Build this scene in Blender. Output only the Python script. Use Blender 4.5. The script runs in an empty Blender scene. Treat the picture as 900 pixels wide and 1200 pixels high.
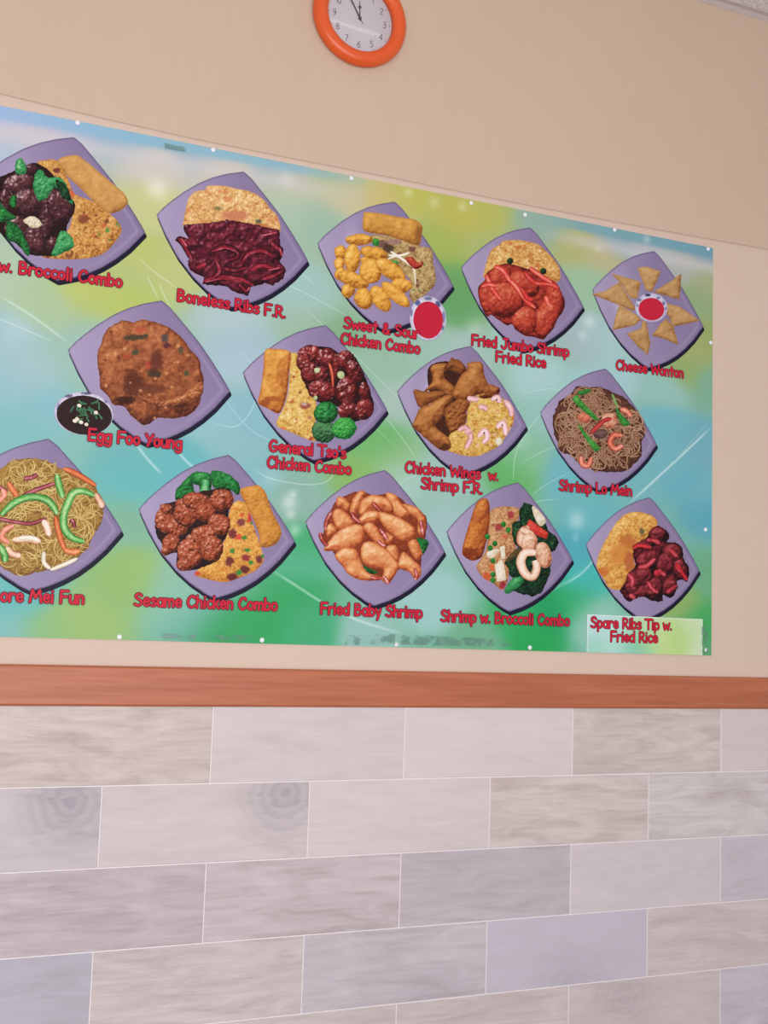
import bpy, math, random
import numpy as np
from mathutils import Matrix, Vector
from mathutils.geometry import delaunay_2d_cdt

S = bpy.context.scene
COL = S.collection

# ------------------------------------------------------------------ camera
FPX = 1364.27                                     # focal length in pixels of the 900 x 1200 frame
RW = np.array([[0.91484977, -0.03239174, -0.40249307],
               [0.0703599, 0.99431621, 0.07990475],
               [0.39761713, -0.10142021, 0.91192903]])   # wall axes (right, down, in) -> lens axes
CW = np.array([-0.83373168, -0.2072056, -2.98802324])
RAIL_Z = 1.2                                      # top of the tiling above the floor


def to_world(v):
    return Vector((float(v[0]), float(v[2]), float(-v[1])))


cam_data = bpy.data.cameras.new('camera')
cam = bpy.data.objects.new('camera', cam_data)
COL.objects.link(cam)
m3 = Matrix((to_world(RW[0]), -to_world(RW[1]), -to_world(RW[2]))).transposed()
cam.matrix_world = Matrix.Translation(to_world(CW) + Vector((0, 0, RAIL_Z))) @ m3.to_4x4()
cam_data.sensor_fit = 'VERTICAL'
cam_data.sensor_height = 36.0
cam_data.sensor_width = 27.0
cam_data.lens = FPX / 1200 * 36.0
cam_data.clip_start = 0.05
S.camera = cam

# ------------------------------------------------------------------ light
world = bpy.data.worlds.new('daylight_room')
S.world = world
world.use_nodes = True
wb = world.node_tree.nodes['Background']
wb.inputs[0].default_value = (1.0, 0.985, 1.0, 1)
wb.inputs[1].default_value = 0.60


def area_light(name, loc, target, sx, sy, power, colour):
    d = bpy.data.lights.new(name, 'AREA')
    d.shape = 'RECTANGLE'
    d.size, d.size_y = sx, sy
    d.energy = power
    d.color = colour
    o = bpy.data.objects.new(name, d)
    COL.objects.link(o)
    o.location = loc
    o.rotation_euler = (Vector(target) - Vector(loc)).to_track_quat('-Z', 'Y').to_euler()
    return o


area_light('shop_window_daylight', (-0.75, -4.4, 1.3), (0.4, 0, 1.4), 4.0, 2.0, 150, (1.0, 0.985, 0.985))

vs = S.view_settings
vs.view_transform = 'Standard'
vs.look = 'None'
vs.exposure = -0.15
vs.gamma = 1.0
vs.use_curve_mapping = False


# ------------------------------------------------------------------ helpers
def W(x, y, depth=0.0):
    """point of the wall plane (depth metres in front of it) that photo pixel x, y looks at -> (X, Z)"""
    x = np.asarray(x, float)
    y = np.asarray(y, float)
    d = np.stack([(x - 450) / FPX, (y - 600) / FPX, np.ones_like(x)], -1) @ RW
    t = (-depth - CW[2]) / d[..., 2]
    return CW[0] + t * d[..., 0], RAIL_Z - (CW[1] + t * d[..., 1])


def lin(c):
    c = np.asarray(c, float) / 255.0
    return np.where(c <= 0.04045, c / 12.92, ((c + 0.055) / 1.055) ** 2.4)


def hash2(ix, iy, seed):
    h = (ix.astype(np.int64) * 374761393 + iy.astype(np.int64) * 668265263 + seed * 974634777) & 0xFFFFFFFF
    h = ((h ^ (h >> 13)) * 1274126177) & 0xFFFFFFFF
    h = ((h ^ (h >> 16)) * 2246822519) & 0xFFFFFFFF
    return ((h ^ (h >> 15)) & 0xFFFFFF) / float(0xFFFFFF)


def vnoise(x, y, seed=0):
    ix, iy = np.floor(x), np.floor(y)
    fx, fy = x - ix, y - iy
    fx = fx * fx * (3 - 2 * fx)
    fy = fy * fy * (3 - 2 * fy)
    a = hash2(ix, iy, seed)
    b = hash2(ix + 1, iy, seed)
    c = hash2(ix, iy + 1, seed)
    d = hash2(ix + 1, iy + 1, seed)
    return (a + (b - a) * fx) * (1 - fy) + (c + (d - c) * fx) * fy


def fbm(x, y, seed=0, octv=3):
    s, a, t = 0, 1.0, 0
    for k in range(octv):
        s = s + a * vnoise(x * 2 ** k, y * 2 ** k, seed + 17 * k)
        t += a
        a *= 0.5
    return s / t


def worley(x, y, seed=0):
    ix, iy = np.floor(x), np.floor(y)
    d1 = np.full(x.shape, 9.0)
    idv = np.zeros(x.shape)
    for dx in (-1, 0, 1):
        for dy in (-1, 0, 1):
            px = ix + dx + hash2(ix + dx, iy + dy, seed)
            py = iy + dy + hash2(ix + dx, iy + dy, seed + 5)
            d = np.hypot(px - x, py - y)
            m = d < d1
            d1 = np.where(m, d, d1)
            idv = np.where(m, hash2(ix + dx, iy + dy, seed + 9), idv)
    return d1, idv


def link(name, me, mat=None, parent=None):
    o = bpy.data.objects.new(name, me)
    COL.objects.link(o)
    if mat is not None:
        me.materials.append(mat)
    if parent is not None:
        o.parent = parent
    return o


def mesh_obj(name, verts, faces, mat, parent=None, cols=None, smooth=False):
    me = bpy.data.meshes.new(name)
    me.from_pydata([tuple(map(float, v)) for v in verts], [], [tuple(map(int, f)) for f in faces])
    if cols is not None:
        at = me.color_attributes.new('Col', 'FLOAT_COLOR', 'POINT')
        buf = np.ones((len(verts), 4), np.float32)
        buf[:, :3] = cols
        at.data.foreach_set('color', buf.ravel())
    if smooth:
        me.polygons.foreach_set('use_smooth', [True] * len(me.polygons))
    me.update()
    return link(name, me, mat, parent)


def tag(o, label=None, cat=None, group=None, kind=None):
    if label:
        o['label'] = label
    if cat:
        o['category'] = cat
    if group:
        o['group'] = group
    if kind:
        o['kind'] = kind
    return o


def new_mat(name):
    m = bpy.data.materials.new(name)
    m.use_nodes = True
    nt = m.node_tree
    return m, nt, nt.nodes['Principled BSDF']


def node(nt, kind, **kw):
    n = nt.nodes.new(kind)
    for k, v in kw.items():
        setattr(n, k, v)
    return n


def plain_mat(name, rgb, rough=0.5, spec=0.5, metal=0.0, vary=0.06, scale=60):
    m, nt, b = new_mat(name)
    tc = node(nt, 'ShaderNodeTexCoord')
    nz = node(nt, 'ShaderNodeTexNoise')
    nz.inputs['Scale'].default_value = scale
    nt.links.new(tc.outputs['Object'], nz.inputs['Vector'])
    r = node(nt, 'ShaderNodeValToRGB')
    c = lin(rgb)
    r.color_ramp.elements[0].color = (*(c * (1 - vary)), 1)
    r.color_ramp.elements[1].color = (*np.clip(c * (1 + vary), 0, 1), 1)
    nt.links.new(nz.outputs['Fac'], r.inputs['Fac'])
    nt.links.new(r.outputs['Color'], b.inputs['Base Color'])
    b.inputs['Roughness'].default_value = rough
    b.inputs['Specular IOR Level'].default_value = spec
    b.inputs['Metallic'].default_value = metal
    return m


def print_mat(name, rough=0.42, spec=0.35, vary=0.05, scale=900):
    """ink on vinyl: printed colours carried by the mesh, broken by a fine procedural ink grain"""
    m, nt, b = new_mat(name)
    at = node(nt, 'ShaderNodeAttribute', attribute_name='Col')
    tc = node(nt, 'ShaderNodeTexCoord')
    nz = node(nt, 'ShaderNodeTexNoise')
    nz.inputs['Scale'].default_value = scale
    nz.inputs['Detail'].default_value = 2
    nt.links.new(tc.outputs['Object'], nz.inputs['Vector'])
    mr = node(nt, 'ShaderNodeMapRange')
    mr.inputs['From Min'].default_value = 0.3
    mr.inputs['From Max'].default_value = 0.7
    mr.inputs['To Min'].default_value = 1 - vary
    mr.inputs['To Max'].default_value = 1 + vary
    nt.links.new(nz.outputs['Fac'], mr.inputs['Value'])
    vm = node(nt, 'ShaderNodeVectorMath', operation='SCALE')
    nt.links.new(at.outputs['Color'], vm.inputs[0])
    nt.links.new(mr.outputs['Result'], vm.inputs['Scale'])
    nt.links.new(vm.outputs['Vector'], b.inputs['Base Color'])
    b.inputs['Roughness'].default_value = rough
    b.inputs['Specular IOR Level'].default_value = spec
    return m


M_BACK = print_mat('printed_vinyl_background', 0.42, 0.22, 0.015)
M_PLATE = print_mat('printed_vinyl_plate', 0.45, 0.14, 0.02)
M_FOOD = print_mat('printed_vinyl_food', 0.45, 0.14, 0.03, 700)
M_TEXT = print_mat('printed_vinyl_lettering', 0.45, 0.14, 0.04)


# ------------------------------------------------------------------ setting
def box(verts, faces, x0, x1, y0, y1, z0, z1):
    n = len(verts)
    verts += [(x0, y0, z0), (x1, y0, z0), (x1, y1, z0), (x0, y1, z0), (x0, y0, z1), (x1, y0, z1), (x1, y1, z1), (x0, y1, z1)]
    faces += [tuple(n + i for i in f) for f in ((0, 3, 2, 1), (4, 5, 6, 7), (0, 1, 5, 4), (1, 2, 6, 5), (2, 3, 7, 6), (3, 0, 4, 7))]


XL, XR = -2.6, 3.4
CEIL_Z = 3.552
FRONT_Y = -4.6


def wall_paint(name, rgb):
    m, nt, b = new_mat(name)
    tc = node(nt, 'ShaderNodeTexCoord')
    mp = node(nt, 'ShaderNodeMapping')
    mp.inputs['Scale'].default_value = (95, 40, 9)
    n1 = node(nt, 'ShaderNodeTexNoise')
    n1.inputs['Scale'].default_value = 1.0
    n1.inputs['Detail'].default_value = 4
    nt.links.new(tc.outputs['Object'], mp.inputs['Vector'])
    nt.links.new(mp.outputs['Vector'], n1.inputs['Vector'])
    n2 = node(nt, 'ShaderNodeTexNoise')
    n2.inputs['Scale'].default_value = 2.2
    n2.inputs['Detail'].default_value = 3
    nt.links.new(tc.outputs['Object'], n2.inputs['Vector'])
    ad = node(nt, 'ShaderNodeMath', operation='ADD')
    nt.links.new(n1.outputs['Fac'], ad.inputs[0])
    nt.links.new(n2.outputs['Fac'], ad.inputs[1])
    r = node(nt, 'ShaderNodeMapRange')
    r.inputs['From Min'].default_value = 0.6
    r.inputs['From Max'].default_value = 1.4
    nt.links.new(ad.outputs['Value'], r.inputs['Value'])
    cr = node(nt, 'ShaderNodeValToRGB')
    c = lin(rgb)
    cr.color_ramp.elements[0].color = (*(c * np.array((.982, .975, .968))), 1)
    cr.color_ramp.elements[1].color = (*(c * np.array((1.018, 1.024, 1.03))), 1)
    nt.links.new(r.outputs['Result'], cr.inputs['Fac'])
    nt.links.new(cr.outputs['Color'], b.inputs['Base Color'])
    bp = node(nt, 'ShaderNodeBump')
    bp.inputs['Strength'].default_value = 0.06
    bp.inputs['Distance'].default_value = 0.002
    nt.links.new(n1.outputs['Fac'], bp.inputs['Height'])
    nt.links.new(bp.outputs['Normal'], b.inputs['Normal'])
    b.inputs['Roughness'].default_value = 0.8
    b.inputs['Specular IOR Level'].default_value = 0.15
    return m


# painted wall, lower board (behind the banner) and the slightly proud upper board with a wavy lower edge
v, f = [], []
box(v, f, XL, XR, 0.0, 0.12, 0.0, 2.78)
tag(mesh_obj('wall_back', v, f, wall_paint('cream_wall_paint', (215, 193, 177))), kind='structure')
edge = [(XL, 2.735), (-0.9, 2.728), (-0.626, 2.7235), (-0.38, 2.714), (-0.131, 2.708), (0.15, 2.7085), (0.435, 2.711), (0.8, 2.711), (1.087, 2.7125), (1.5, 2.719), (1.85, 2.7265), (2.4, 2.733), (XR, 2.735)]
v, f = [], []
n = len(edge)
for y in (-0.005, 0.0, 0.12):
    for (x, z) in edge:
        v.append((x, y, z + (0.004 if y == 0.0 else 0.0)))
    for (x, z) in edge:
        v.append((x, y, CEIL_Z + .02))
for i in range(n - 1):
    f.append((i, i + 1, n + i + 1, n + i))
    f.append((i + 1, i, 2 * n + i, 2 * n + i + 1))
tag(mesh_obj('wall_back_upper', v, f, wall_paint('tan_wall_paint', (206, 184, 163))), kind='structure')

# ceiling: speckled plaster board, metal wall angle
m, nt, b = new_mat('speckled_ceiling_board')
tc = node(nt, 'ShaderNodeTexCoord')
nz = node(nt, 'ShaderNodeTexNoise')
nz.inputs['Scale'].default_value = 110
nz.inputs['Detail'].default_value = 3
nt.links.new(tc.outputs['Object'], nz.inputs['Vector'])
cr = node(nt, 'ShaderNodeValToRGB')
cr.color_ramp.elements[0].position = 0.3
cr.color_ramp.elements[1].position = 0.62
cr.color_ramp.elements[0].color = (*lin((196, 188, 190)), 1)
cr.color_ramp.elements[1].color = (*lin((234, 226, 228)), 1)
nt.links.new(nz.outputs['Fac'], cr.inputs['Fac'])
nt.links.new(cr.outputs['Color'], b.inputs['Base Color'])
b.inputs['Roughness'].default_value = 0.9
v, f = [], []
box(v, f, XL, XR, FRONT_Y, 0.12, CEIL_Z, CEIL_Z + 0.05)
tag(mesh_obj('ceiling', v, f, m), kind='structure')
v, f = [], []
box(v, f, XL, XR, -0.007, -0.005, CEIL_Z - 0.022, CEIL_Z - 0.002)
box(v, f, XL, XR, -0.024, -0.005, CEIL_Z - 0.002, CEIL_Z)
tag(mesh_obj('trim_2', v, f, plain_mat('grey_wall_angle', (196, 182, 180), 0.5)), kind='structure')

# floor (below the frame)
v, f = [], []
box(v, f, XL, XR, FRONT_Y, 0.12, -0.05, 0.0)
tag(mesh_obj('floor', v, f, plain_mat('grey_floor_tile', (150, 142, 138), 0.5, vary=.12, scale=5)), kind='structure')

# wood chair rail
m, nt, b = new_mat('orange_stained_wood')
tc = node(nt, 'ShaderNodeTexCoord')
mp = node(nt, 'ShaderNodeMapping')
mp.inputs['Scale'].default_value = (3.0, 30, 75)
nz = node(nt, 'ShaderNodeTexNoise')
nz.inputs['Scale'].default_value = 1.0
nz.inputs['Detail'].default_value = 5
nz.inputs['Distortion'].default_value = 0.8
nt.links.new(tc.outputs['Object'], mp.inputs['Vector'])
nt.links.new(mp.outputs['Vector'], nz.inputs['Vector'])
cr = node(nt, 'ShaderNodeValToRGB')
cr.color_ramp.elements[0].position = 0.3
cr.color_ramp.elements[1].position = 0.68
cr.color_ramp.elements[0].color = (*lin((168, 91, 60)), 1)
cr.color_ramp.elements[1].color = (*lin((187, 110, 75)), 1)
nt.links.new(nz.outputs['Fac'], cr.inputs['Fac'])
nt.links.new(cr.outputs['Color'], b.inputs['Base Color'])
b.inputs['Roughness'].default_value = 0.45
prof = [(0.0, 1.2965), (-0.012, 1.2965), (-0.0155, 1.295), (-0.018, 1.2915), (-0.018, 1.2025), (-0.0155, 1.1985), (-0.012, 1.1965), (0.0, 1.1965)]
v, f = [], []
for x in (XL, XR):
    v += [(x, y, z) for y, z in prof]
k = len(prof)
f = [(i, k + i, k + (i + 1) % k, (i + 1) % k) for i in range(k)] + [tuple(range(k)), tuple(range(2 * k - 1, k - 1, -1))]
f = [tuple(reversed(q)) for q in f]
tag(mesh_obj('trim_1', v, f, m), kind='structure')

# wood-look wall tiles, running bond: 0.55 x 0.2 m, grout behind
TW, TH, GAP = 0.55, 0.2, 0.0034
tile_tint = {(1, -1): (197, 184, 176), (1, 0): (205, 195, 193), (1, 1): (211, 201, 196), (1, 2): (200, 188, 181), (1, 3): (208, 198, 194),
             (2, -1): (194, 186, 186), (2, 0): (203, 193, 190), (2, 1): (208, 198, 195), (2, 2): (203, 191, 185), (2, 3): (202, 194, 191),
             (3, -1): (186, 175, 177), (3, 0): (192, 181, 181), (3, 1): (186, 178, 181), (3, 2): (205, 196, 196), (3, 3): (196, 189, 193),
             (4, -1): (180, 176, 184), (4, 0): (198, 187, 183), (4, 1): (191, 184, 187), (4, 2): (194, 188, 196), (4, 3): (202, 189, 185),
             (5, 0): (198, 188, 184), (5, 1): (198, 187, 183), (5, 2): (200, 188, 186), (5, 3): (196, 189, 194)}
# colour depth of the figure, knot strength and knot place per tile (fractions of the tile)
tile_knot = {(2, -1): (1.0, .86, .80), (2, 0): (1.0, .88, .86), (4, 2): (0.5, .5, -.1), (5, 2): (0.35, .35, .7), (4, 1): (.35, .7, -.2)}
tile_rough = {(1, -1): 1.3, (1, 0): .5, (1, 1): .35, (1, 2): 1.2, (1, 3): .3, (2, -1): .5, (2, 0): .5, (2, 1): .4, (2, 2): 1.2, (2, 3): 1.1,
              (3, -1): 1.2, (3, 0): 1.2, (3, 1): .9, (3, 2): .4, (3, 3): .6, (4, -1): .6, (4, 0): 1.2, (4, 1): 1.0, (4, 2): .25, (4, 3): .9, (5, 1): 1.0, (5, 2): .6, (5, 3): .8}
v, f, tcol, tuv, tk = [], [], [], [], []
rnd = random.Random(4)
for row in range(1, 7):
    z1 = RAIL_Z - TH * (row - 1)
    z0 = max(z1 - TH, 0.0)
    off = 0.0 if row % 2 else -0.5
    for k in range(-6, 8):
        x0 = (k + off) * TW
        x1 = x0 + TW
        if x1 < XL + .05 or x0 > XR - .05:
            continue
        x0, x1 = max(x0, XL), min(x1, XR)
        g, bv = GAP / 2, 0.0012
        a0, a1, b0, b1 = x0 + g, x1 - g, z0 + g, z1 - g
        n = len(v)
        v += [(a0, 0, b0), (a1, 0, b0), (a1, 0, b1), (a0, 0, b1),
              (a0, -.0085, b0), (a1, -.0085, b0), (a1, -.0085, b1), (a0, -.0085, b1),
              (a0 + bv, -.0095, b0 + bv), (a1 - bv, -.0095, b0 + bv), (a1 - bv, -.0095, b1 - bv), (a0 + bv, -.0095, b1 - bv)]
        fs = [(8, 9, 10, 11)] + [(p, (p + 1) % 4, 4 + (p + 1) % 4, 4 + p) for p in range(4)] + [(4 + p, 4 + (p + 1) % 4, 8 + (p + 1) % 4, 8 + p) for p in range(4)]
        f += [tuple(n + i for i in q) for q in fs]
        base = tile_tint.get((row, k), (198 + rnd.randint(-9, 9), 188 + rnd.randint(-6, 6), 185 + rnd.randint(-5, 7)))
        kn = tile_knot.get((row, k), (0.0, .5, .5))
        dep = tile_rough.get((row, k), 0.8)
        sd = rnd.random() * 50
        tcol += [(*lin((base[0] + 2, base[1] + 1, base[2] + 5)), dep)] * 12
        tuv += [((p[0] - x0) / TW, (p[2] - z0) / TH, sd) for p in v[n:]]
        tk += [kn] * 12
m, nt, b = new_mat('wood_look_porcelain')
at = node(nt, 'ShaderNodeAttribute', attribute_name='tint')
uvn = node(nt, 'ShaderNodeAttribute', attribute_name='tile_place')
kn = node(nt, 'ShaderNodeAttribute', attribute_name='knot')
# stretched figure
mp = node(nt, 'ShaderNodeMapping')
mp.inputs['Scale'].default_value = (2.6, 4.2, 1.0)
nt.links.new(uvn.outputs['Vector'], mp.inputs['Vector'])
n1 = node(nt, 'ShaderNodeTexNoise')
n1.inputs['Scale'].default_value = 1.0
n1.inputs['Detail'].default_value = 6
n1.inputs['Roughness'].default_value = 0.62
n1.inputs['Distortion'].default_value = 1.1
nt.links.new(mp.outputs['Vector'], n1.inputs['Vector'])
mp2 = node(nt, 'ShaderNodeMapping')
mp2.inputs['Scale'].default_value = (3.5, 26, 1.0)
nt.links.new(uvn.outputs['Vector'], mp2.inputs['Vector'])
n2 = node(nt, 'ShaderNodeTexNoise')
n2.inputs['Scale'].default_value = 1.0
n2.inputs['Detail'].default_value = 4
n2.inputs['Distortion'].default_value = 0.5
nt.links.new(mp2.outputs['Vector'], n2.inputs['Vector'])


def mth(op, a, bb, clamp=False):
    q = node(nt, 'ShaderNodeMath', operation=op, use_clamp=clamp)
    for i, s in enumerate((a, bb)):
        if hasattr(s, 'is_linked') or hasattr(s, 'links'):
            nt.links.new(s, q.inputs[i])
        else:
            q.inputs[i].default_value = s
    return q.outputs[0]


fig = mth('ADD', mth('MULTIPLY', mth('SUBTRACT', n1.outputs['Fac'], 0.5), 0.62), mth('MULTIPLY', mth('SUBTRACT', n2.outputs['Fac'], 0.5), 0.24))
fig = mth('MULTIPLY', fig, at.outputs['Alpha'])
# knot: distorted rings around a place of the tile
ks = node(nt, 'ShaderNodeSeparateXYZ')
nt.links.new(kn.outputs['Vector'], ks.inputs[0])
us = node(nt, 'ShaderNodeSeparateXYZ')
nt.links.new(uvn.outputs['Vector'], us.inputs[0])
dx = mth('MULTIPLY', mth('SUBTRACT', us.outputs[0], ks.outputs[1]), 2.75)
dz = mth('SUBTRACT', us.outputs[1], ks.outputs[2])
rr = mth('SQRT', mth('ADD', mth('MULTIPLY', dx, dx), mth('MULTIPLY', dz, dz)), 0)
rw = mth('ADD', rr, mth('MULTIPLY', mth('SUBTRACT', n1.outputs['Fac'], 0.5), 0.35))
ring = mth('SINE', mth('MULTIPLY', rw, 42.0), 0)
fall = mth('SUBTRACT', 1.0, mth('MULTIPLY', rw, 1.25), True)
kv = mth('MULTIPLY', mth('MULTIPLY', mth('ADD', mth('MULTIPLY', ring, 0.25), 0.95), fall), ks.outputs[0])
kv = mth('MULTIPLY', kv, 0.42)
val = mth('ADD', 1.0, fig)
vm = node(nt, 'ShaderNodeVectorMath', operation='SCALE')
nt.links.new(at.outputs['Color'], vm.inputs[0])
nt.links.new(mth('SUBTRACT', val, mth('MULTIPLY', kv, .35)), vm.inputs['Scale'])
mx = node(nt, 'ShaderNodeMix', data_type='RGBA')
nt.links.new(kv, mx.inputs['Factor'])
nt.links.new(vm.outputs['Vector'], mx.inputs['A'])
mx.inputs['B'].default_value = (*lin((140, 136, 150)), 1)
# browner in the dark streaks
hv = node(nt, 'ShaderNodeMix', data_type='RGBA', blend_type='MULTIPLY')
nt.links.new(mth('MULTIPLY', mth('MULTIPLY', fig, -3.2), 1.0, True), hv.inputs['Factor'])
nt.links.new(mx.outputs['Result'], hv.inputs['A'])
hv.inputs['B'].default_value = (0.98, 0.92, 0.86, 1)
nt.links.new(hv.outputs['Result'], b.inputs['Base Color'])
b.inputs['Roughness'].default_value = 0.5
b.inputs['Specular IOR Level'].default_value = 0.35
me = bpy.data.meshes.new('wall_back_tiles')
me.from_pydata(v, [], f)
a = me.color_attributes.new('tint', 'FLOAT_COLOR', 'POINT')
a.data.foreach_set('color', np.array(tcol, np.float32).ravel())
for nm, arr in (('tile_place', tuv), ('knot', tk)):
    a = me.attributes.new(nm, 'FLOAT_VECTOR', 'POINT')
    a.data.foreach_set('vector', np.array(arr, np.float32).ravel())
tag(link('wall_back_tiles', me, m), kind='structure')
v, f = [], []
box(v, f, XL, XR, -0.0078, 0.0, 0.0, RAIL_Z - .002)
tag(mesh_obj('wall_back_grout', v, f, plain_mat('white_grout', (232, 226, 228), 0.9)), kind='structure')

# ------------------------------------------------------------------ stroke lettering (rounded hand lettering)
def arc(cx, cy, rx, ry, a0=0, a1=360, n=16):
    return [(cx + rx * math.cos(math.radians(a0 + (a1 - a0) * i / n)), cy + ry * math.sin(math.radians(a0 + (a1 - a0) * i / n))) for i in range(n + 1)]


def catmull(pts, closed=False, sub=5):
    P = [np.array(p, float) for p in pts]
    n = len(P)
    out = []
    rng = range(n) if closed else range(n - 1)
    for i in rng:
        if closed:
            p0, p1, p2, p3 = P[(i - 1) % n], P[i], P[(i + 1) % n], P[(i + 2) % n]
        else:
            p0, p1, p2, p3 = P[max(i - 1, 0)], P[i], P[i + 1], P[min(i + 2, n - 1)]
        for t in np.linspace(0, 1, sub, endpoint=False):
            out.append(0.5 * ((2 * p1) + (-p0 + p2) * t + (2 * p0 - 5 * p1 + 4 * p2 - p3) * t * t + (-p0 + 3 * p1 - 3 * p2 + p3) * t ** 3))
    if not closed:
        out.append(P[-1])
    return [tuple(q) for q in out]


def sp(*c):
    return catmull(list(zip(c[0::2], c[1::2])), sub=4)


def ln(*c):
    return list(zip(c[0::2], c[1::2]))


OV = arc(.27, .325, .2, .31)
G = {
    'B': (.68, [ln(.1, 0, .1, .98), sp(.1, .98, .38, .95, .48, .77, .36, .58, .12, .53), sp(.12, .53, .45, .48, .56, .27, .42, .06, .1, .02)]),
    'C': (.72, [sp(.6, .8, .5, .96, .3, .92, .12, .65, .1, .32, .25, .06, .45, .04, .63, .18)]),
    'E': (.68, [ln(.58, .97, .1, .97, .1, .03, .6, .03), ln(.1, .52, .52, .52)]),
    'F': (.66, [ln(.6, .97, .1, .97, .1, 0), ln(.1, .52, .5, .52)]),
    'G': (.8, [sp(.62, .84, .45, .97, .24, .87, .09, .5, .2, .1, .45, .03, .63, .2, .65, .44), ln(.4, .44, .72, .44)]),
    'J': (.72, [ln(.25, .97, .7, .97), sp(.5, .97, .5, .3, .38, .03, .2, .05, .08, .22)]),
    'L': (.62, [ln(.1, 1, .1, .03, .56, .03)]),
    'M': (.92, [ln(.06, 0, .2, .98, .44, .35, .7, .98, .84, 0)]),
    'R': (.68, [ln(.1, 0, .1, .98), sp(.1, .97, .42, .93, .52, .73, .38, .52, .1, .45), ln(.24, .47, .6, 0)]),
    'S': (.68, [sp(.56, .84, .4, .98, .18, .9, .15, .7, .35, .53, .56, .36, .5, .1, .3, .02, .08, .13)]),
    'T': (.7, [ln(.02, .97, .68, .97), ln(.35, .97, .35, 0)]),
    'W': (.98, [ln(.06, .98, .24, .02, .47, .75, .7, .02, .9, .98)]),
    'Y': (.64, [ln(.06, .98, .32, .5), ln(.6, .98, .2, 0)]),
    'a': (.57, [OV, ln(.47, .64, .49, 0)]),
    'b': (.57, [ln(.08, 1, .08, 0), arc(.28, .32, .2, .3)]),
    'c': (.5, [sp(.43, .56, .3, .65, .13, .52, .08, .3, .18, .06, .32, .02, .45, .14)]),
    'd': (.59, [OV, ln(.48, 1, .48, 0)]),
    'e': (.55, [sp(.09, .35, .44, .37, .4, .57, .25, .65, .11, .5, .09, .25, .22, .05, .36, .04, .47, .15)]),
    'f': (.45, [sp(.42, .95, .3, .97, .2, .8, .19, .3, .19, 0), ln(.03, .6, .38, .6)]),
    'g': (.57, [OV, sp(.47, .64, .48, .1, .42, -.24, .22, -.32, .08, -.23)]),
    'h': (.56, [ln(.08, 1, .08, 0), sp(.08, .4, .2, .61, .36, .6, .43, .4, .43, 0)]),
    'i': (.25, [ln(.11, .63, .11, 0), ln(.11, .9, .11, .915)]),
    'k': (.53, [ln(.08, 1, .08, 0), ln(.42, .64, .1, .3), ln(.2, .37, .47, 0)]),
    'l': (.25, [ln(.11, 1, .11, 0)]),
    'm': (.8, [ln(.07, .64, .07, 0), sp(.07, .4, .2, .61, .32, .6, .38, .4, .38, 0), sp(.38, .4, .5, .61, .63, .6, .69, .4, .69, 0)]),
    'n': (.55, [ln(.08, .64, .08, 0), sp(.08, .4, .2, .61, .35, .6, .43, .4, .43, 0)]),
    'o': (.56, [OV]),
    'p': (.57, [ln(.08, .64, .08, -.32), arc(.28, .32, .2, .3)]),
    'r': (.47, [ln(.08, .64, .08, 0), sp(.08, .38, .2, .59, .34, .64, .42, .57)]),
    's': (.48, [sp(.4, .56, .25, .65, .1, .52, .25, .36, .42, .21, .3, .03, .08, .07)]),
    't': (.48, [ln(.24, .93, .24, 0), ln(.05, .65, .44, .65)]),
    'u': (.57, [sp(.08, .64, .09, .2, .2, .02, .36, .06, .46, .28), ln(.47, .64, .48, 0)]),
    'w': (.74, [ln(.05, .64, .19, .02, .36, .5, .53, .02, .68, .64)]),
    'y': (.53, [ln(.06, .64, .27, .1), ln(.48, .64, .2, -.32)]),
    '&': (.74, [sp(.64, .02, .38, .38, .2, .68, .26, .92, .42, .9, .42, .72, .2, .48, .1, .22, .24, .04, .45, .08, .62, .36)]),
    "'": (.2, [ln(.09, 1, .08, .8)]),
    '.': (.24, [ln(.1, .05, .1, .06)]),
    ' ': (.36, []),
    '0': (.6, [arc(.28, .5, .22, .48)]),
    '1': (.34, [ln(.08, .8, .2, .97, .2, 0)]),
    '2': (.58, [sp(.08, .74, .14, .92, .28, .98, .44, .88, .44, .66, .28, .38, .06, .03), ln(.06, .02, .5, .02)]),
    '3': (.56, [sp(.08, .86, .24, .98, .42, .88, .4, .64, .2, .54), sp(.2, .54, .46, .46, .46, .14, .26, 0, .06, .1)]),
    '4': (.58, [ln(.4, 0, .4, .98, .04, .3, .54, .3)]),
    '5': (.56, [ln(.44, .97, .14, .97, .11, .56), sp(.11, .56, .3, .6, .46, .44, .44, .14, .24, .0, .06, .08)]),
    '6': (.58, [sp(.44, .94, .26, .84, .1, .5, .08, .26, .18, .04, .36, .02, .48, .2, .44, .46, .28, .56, .12, .44)]),
    '7': (.54, [ln(.05, .97, .48, .97, .18, 0)]),
    '8': (.56, [arc(.27, .75, .16, .22), arc(.27, .27, .21, .26)]),
    '9': (.58, [sp(.1, .04, .28, .14, .44, .5, .46, .72, .36, .96, .18, .97, .06, .8, .1, .54, .26, .44, .42, .56)]),
}


def ribbon(verts, faces, pts, hw, y, sx=1.0):
    """flat stroke with round joints in the XZ plane at y"""
    for i, (px, pz) in enumerate(pts):
        n = len(verts)
        for k in range(10):
            a = 2 * math.pi * k / 10
            verts.append((px + hw * math.cos(a), y, pz + hw * math.sin(a)))
        faces.append(tuple(range(n, n + 10)))
    for (ax, az), (bx, bz) in zip(pts[:-1], pts[1:]):
        dx, dz = bx - ax, bz - az
        L = math.hypot(dx, dz)
        if L < 1e-7:
            continue
        nx, nz = -dz / L * hw, dx / L * hw
        n = len(verts)
        verts += [(ax - nx, y, az - nz), (bx - nx, y, bz - nz), (bx + nx, y, bz + nz), (ax + nx, y, az + nz)]
        faces.append((n, n + 1, n + 2, n + 3))


RED, DARKRED = (203, 36, 58), (66, 18, 44)


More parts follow.
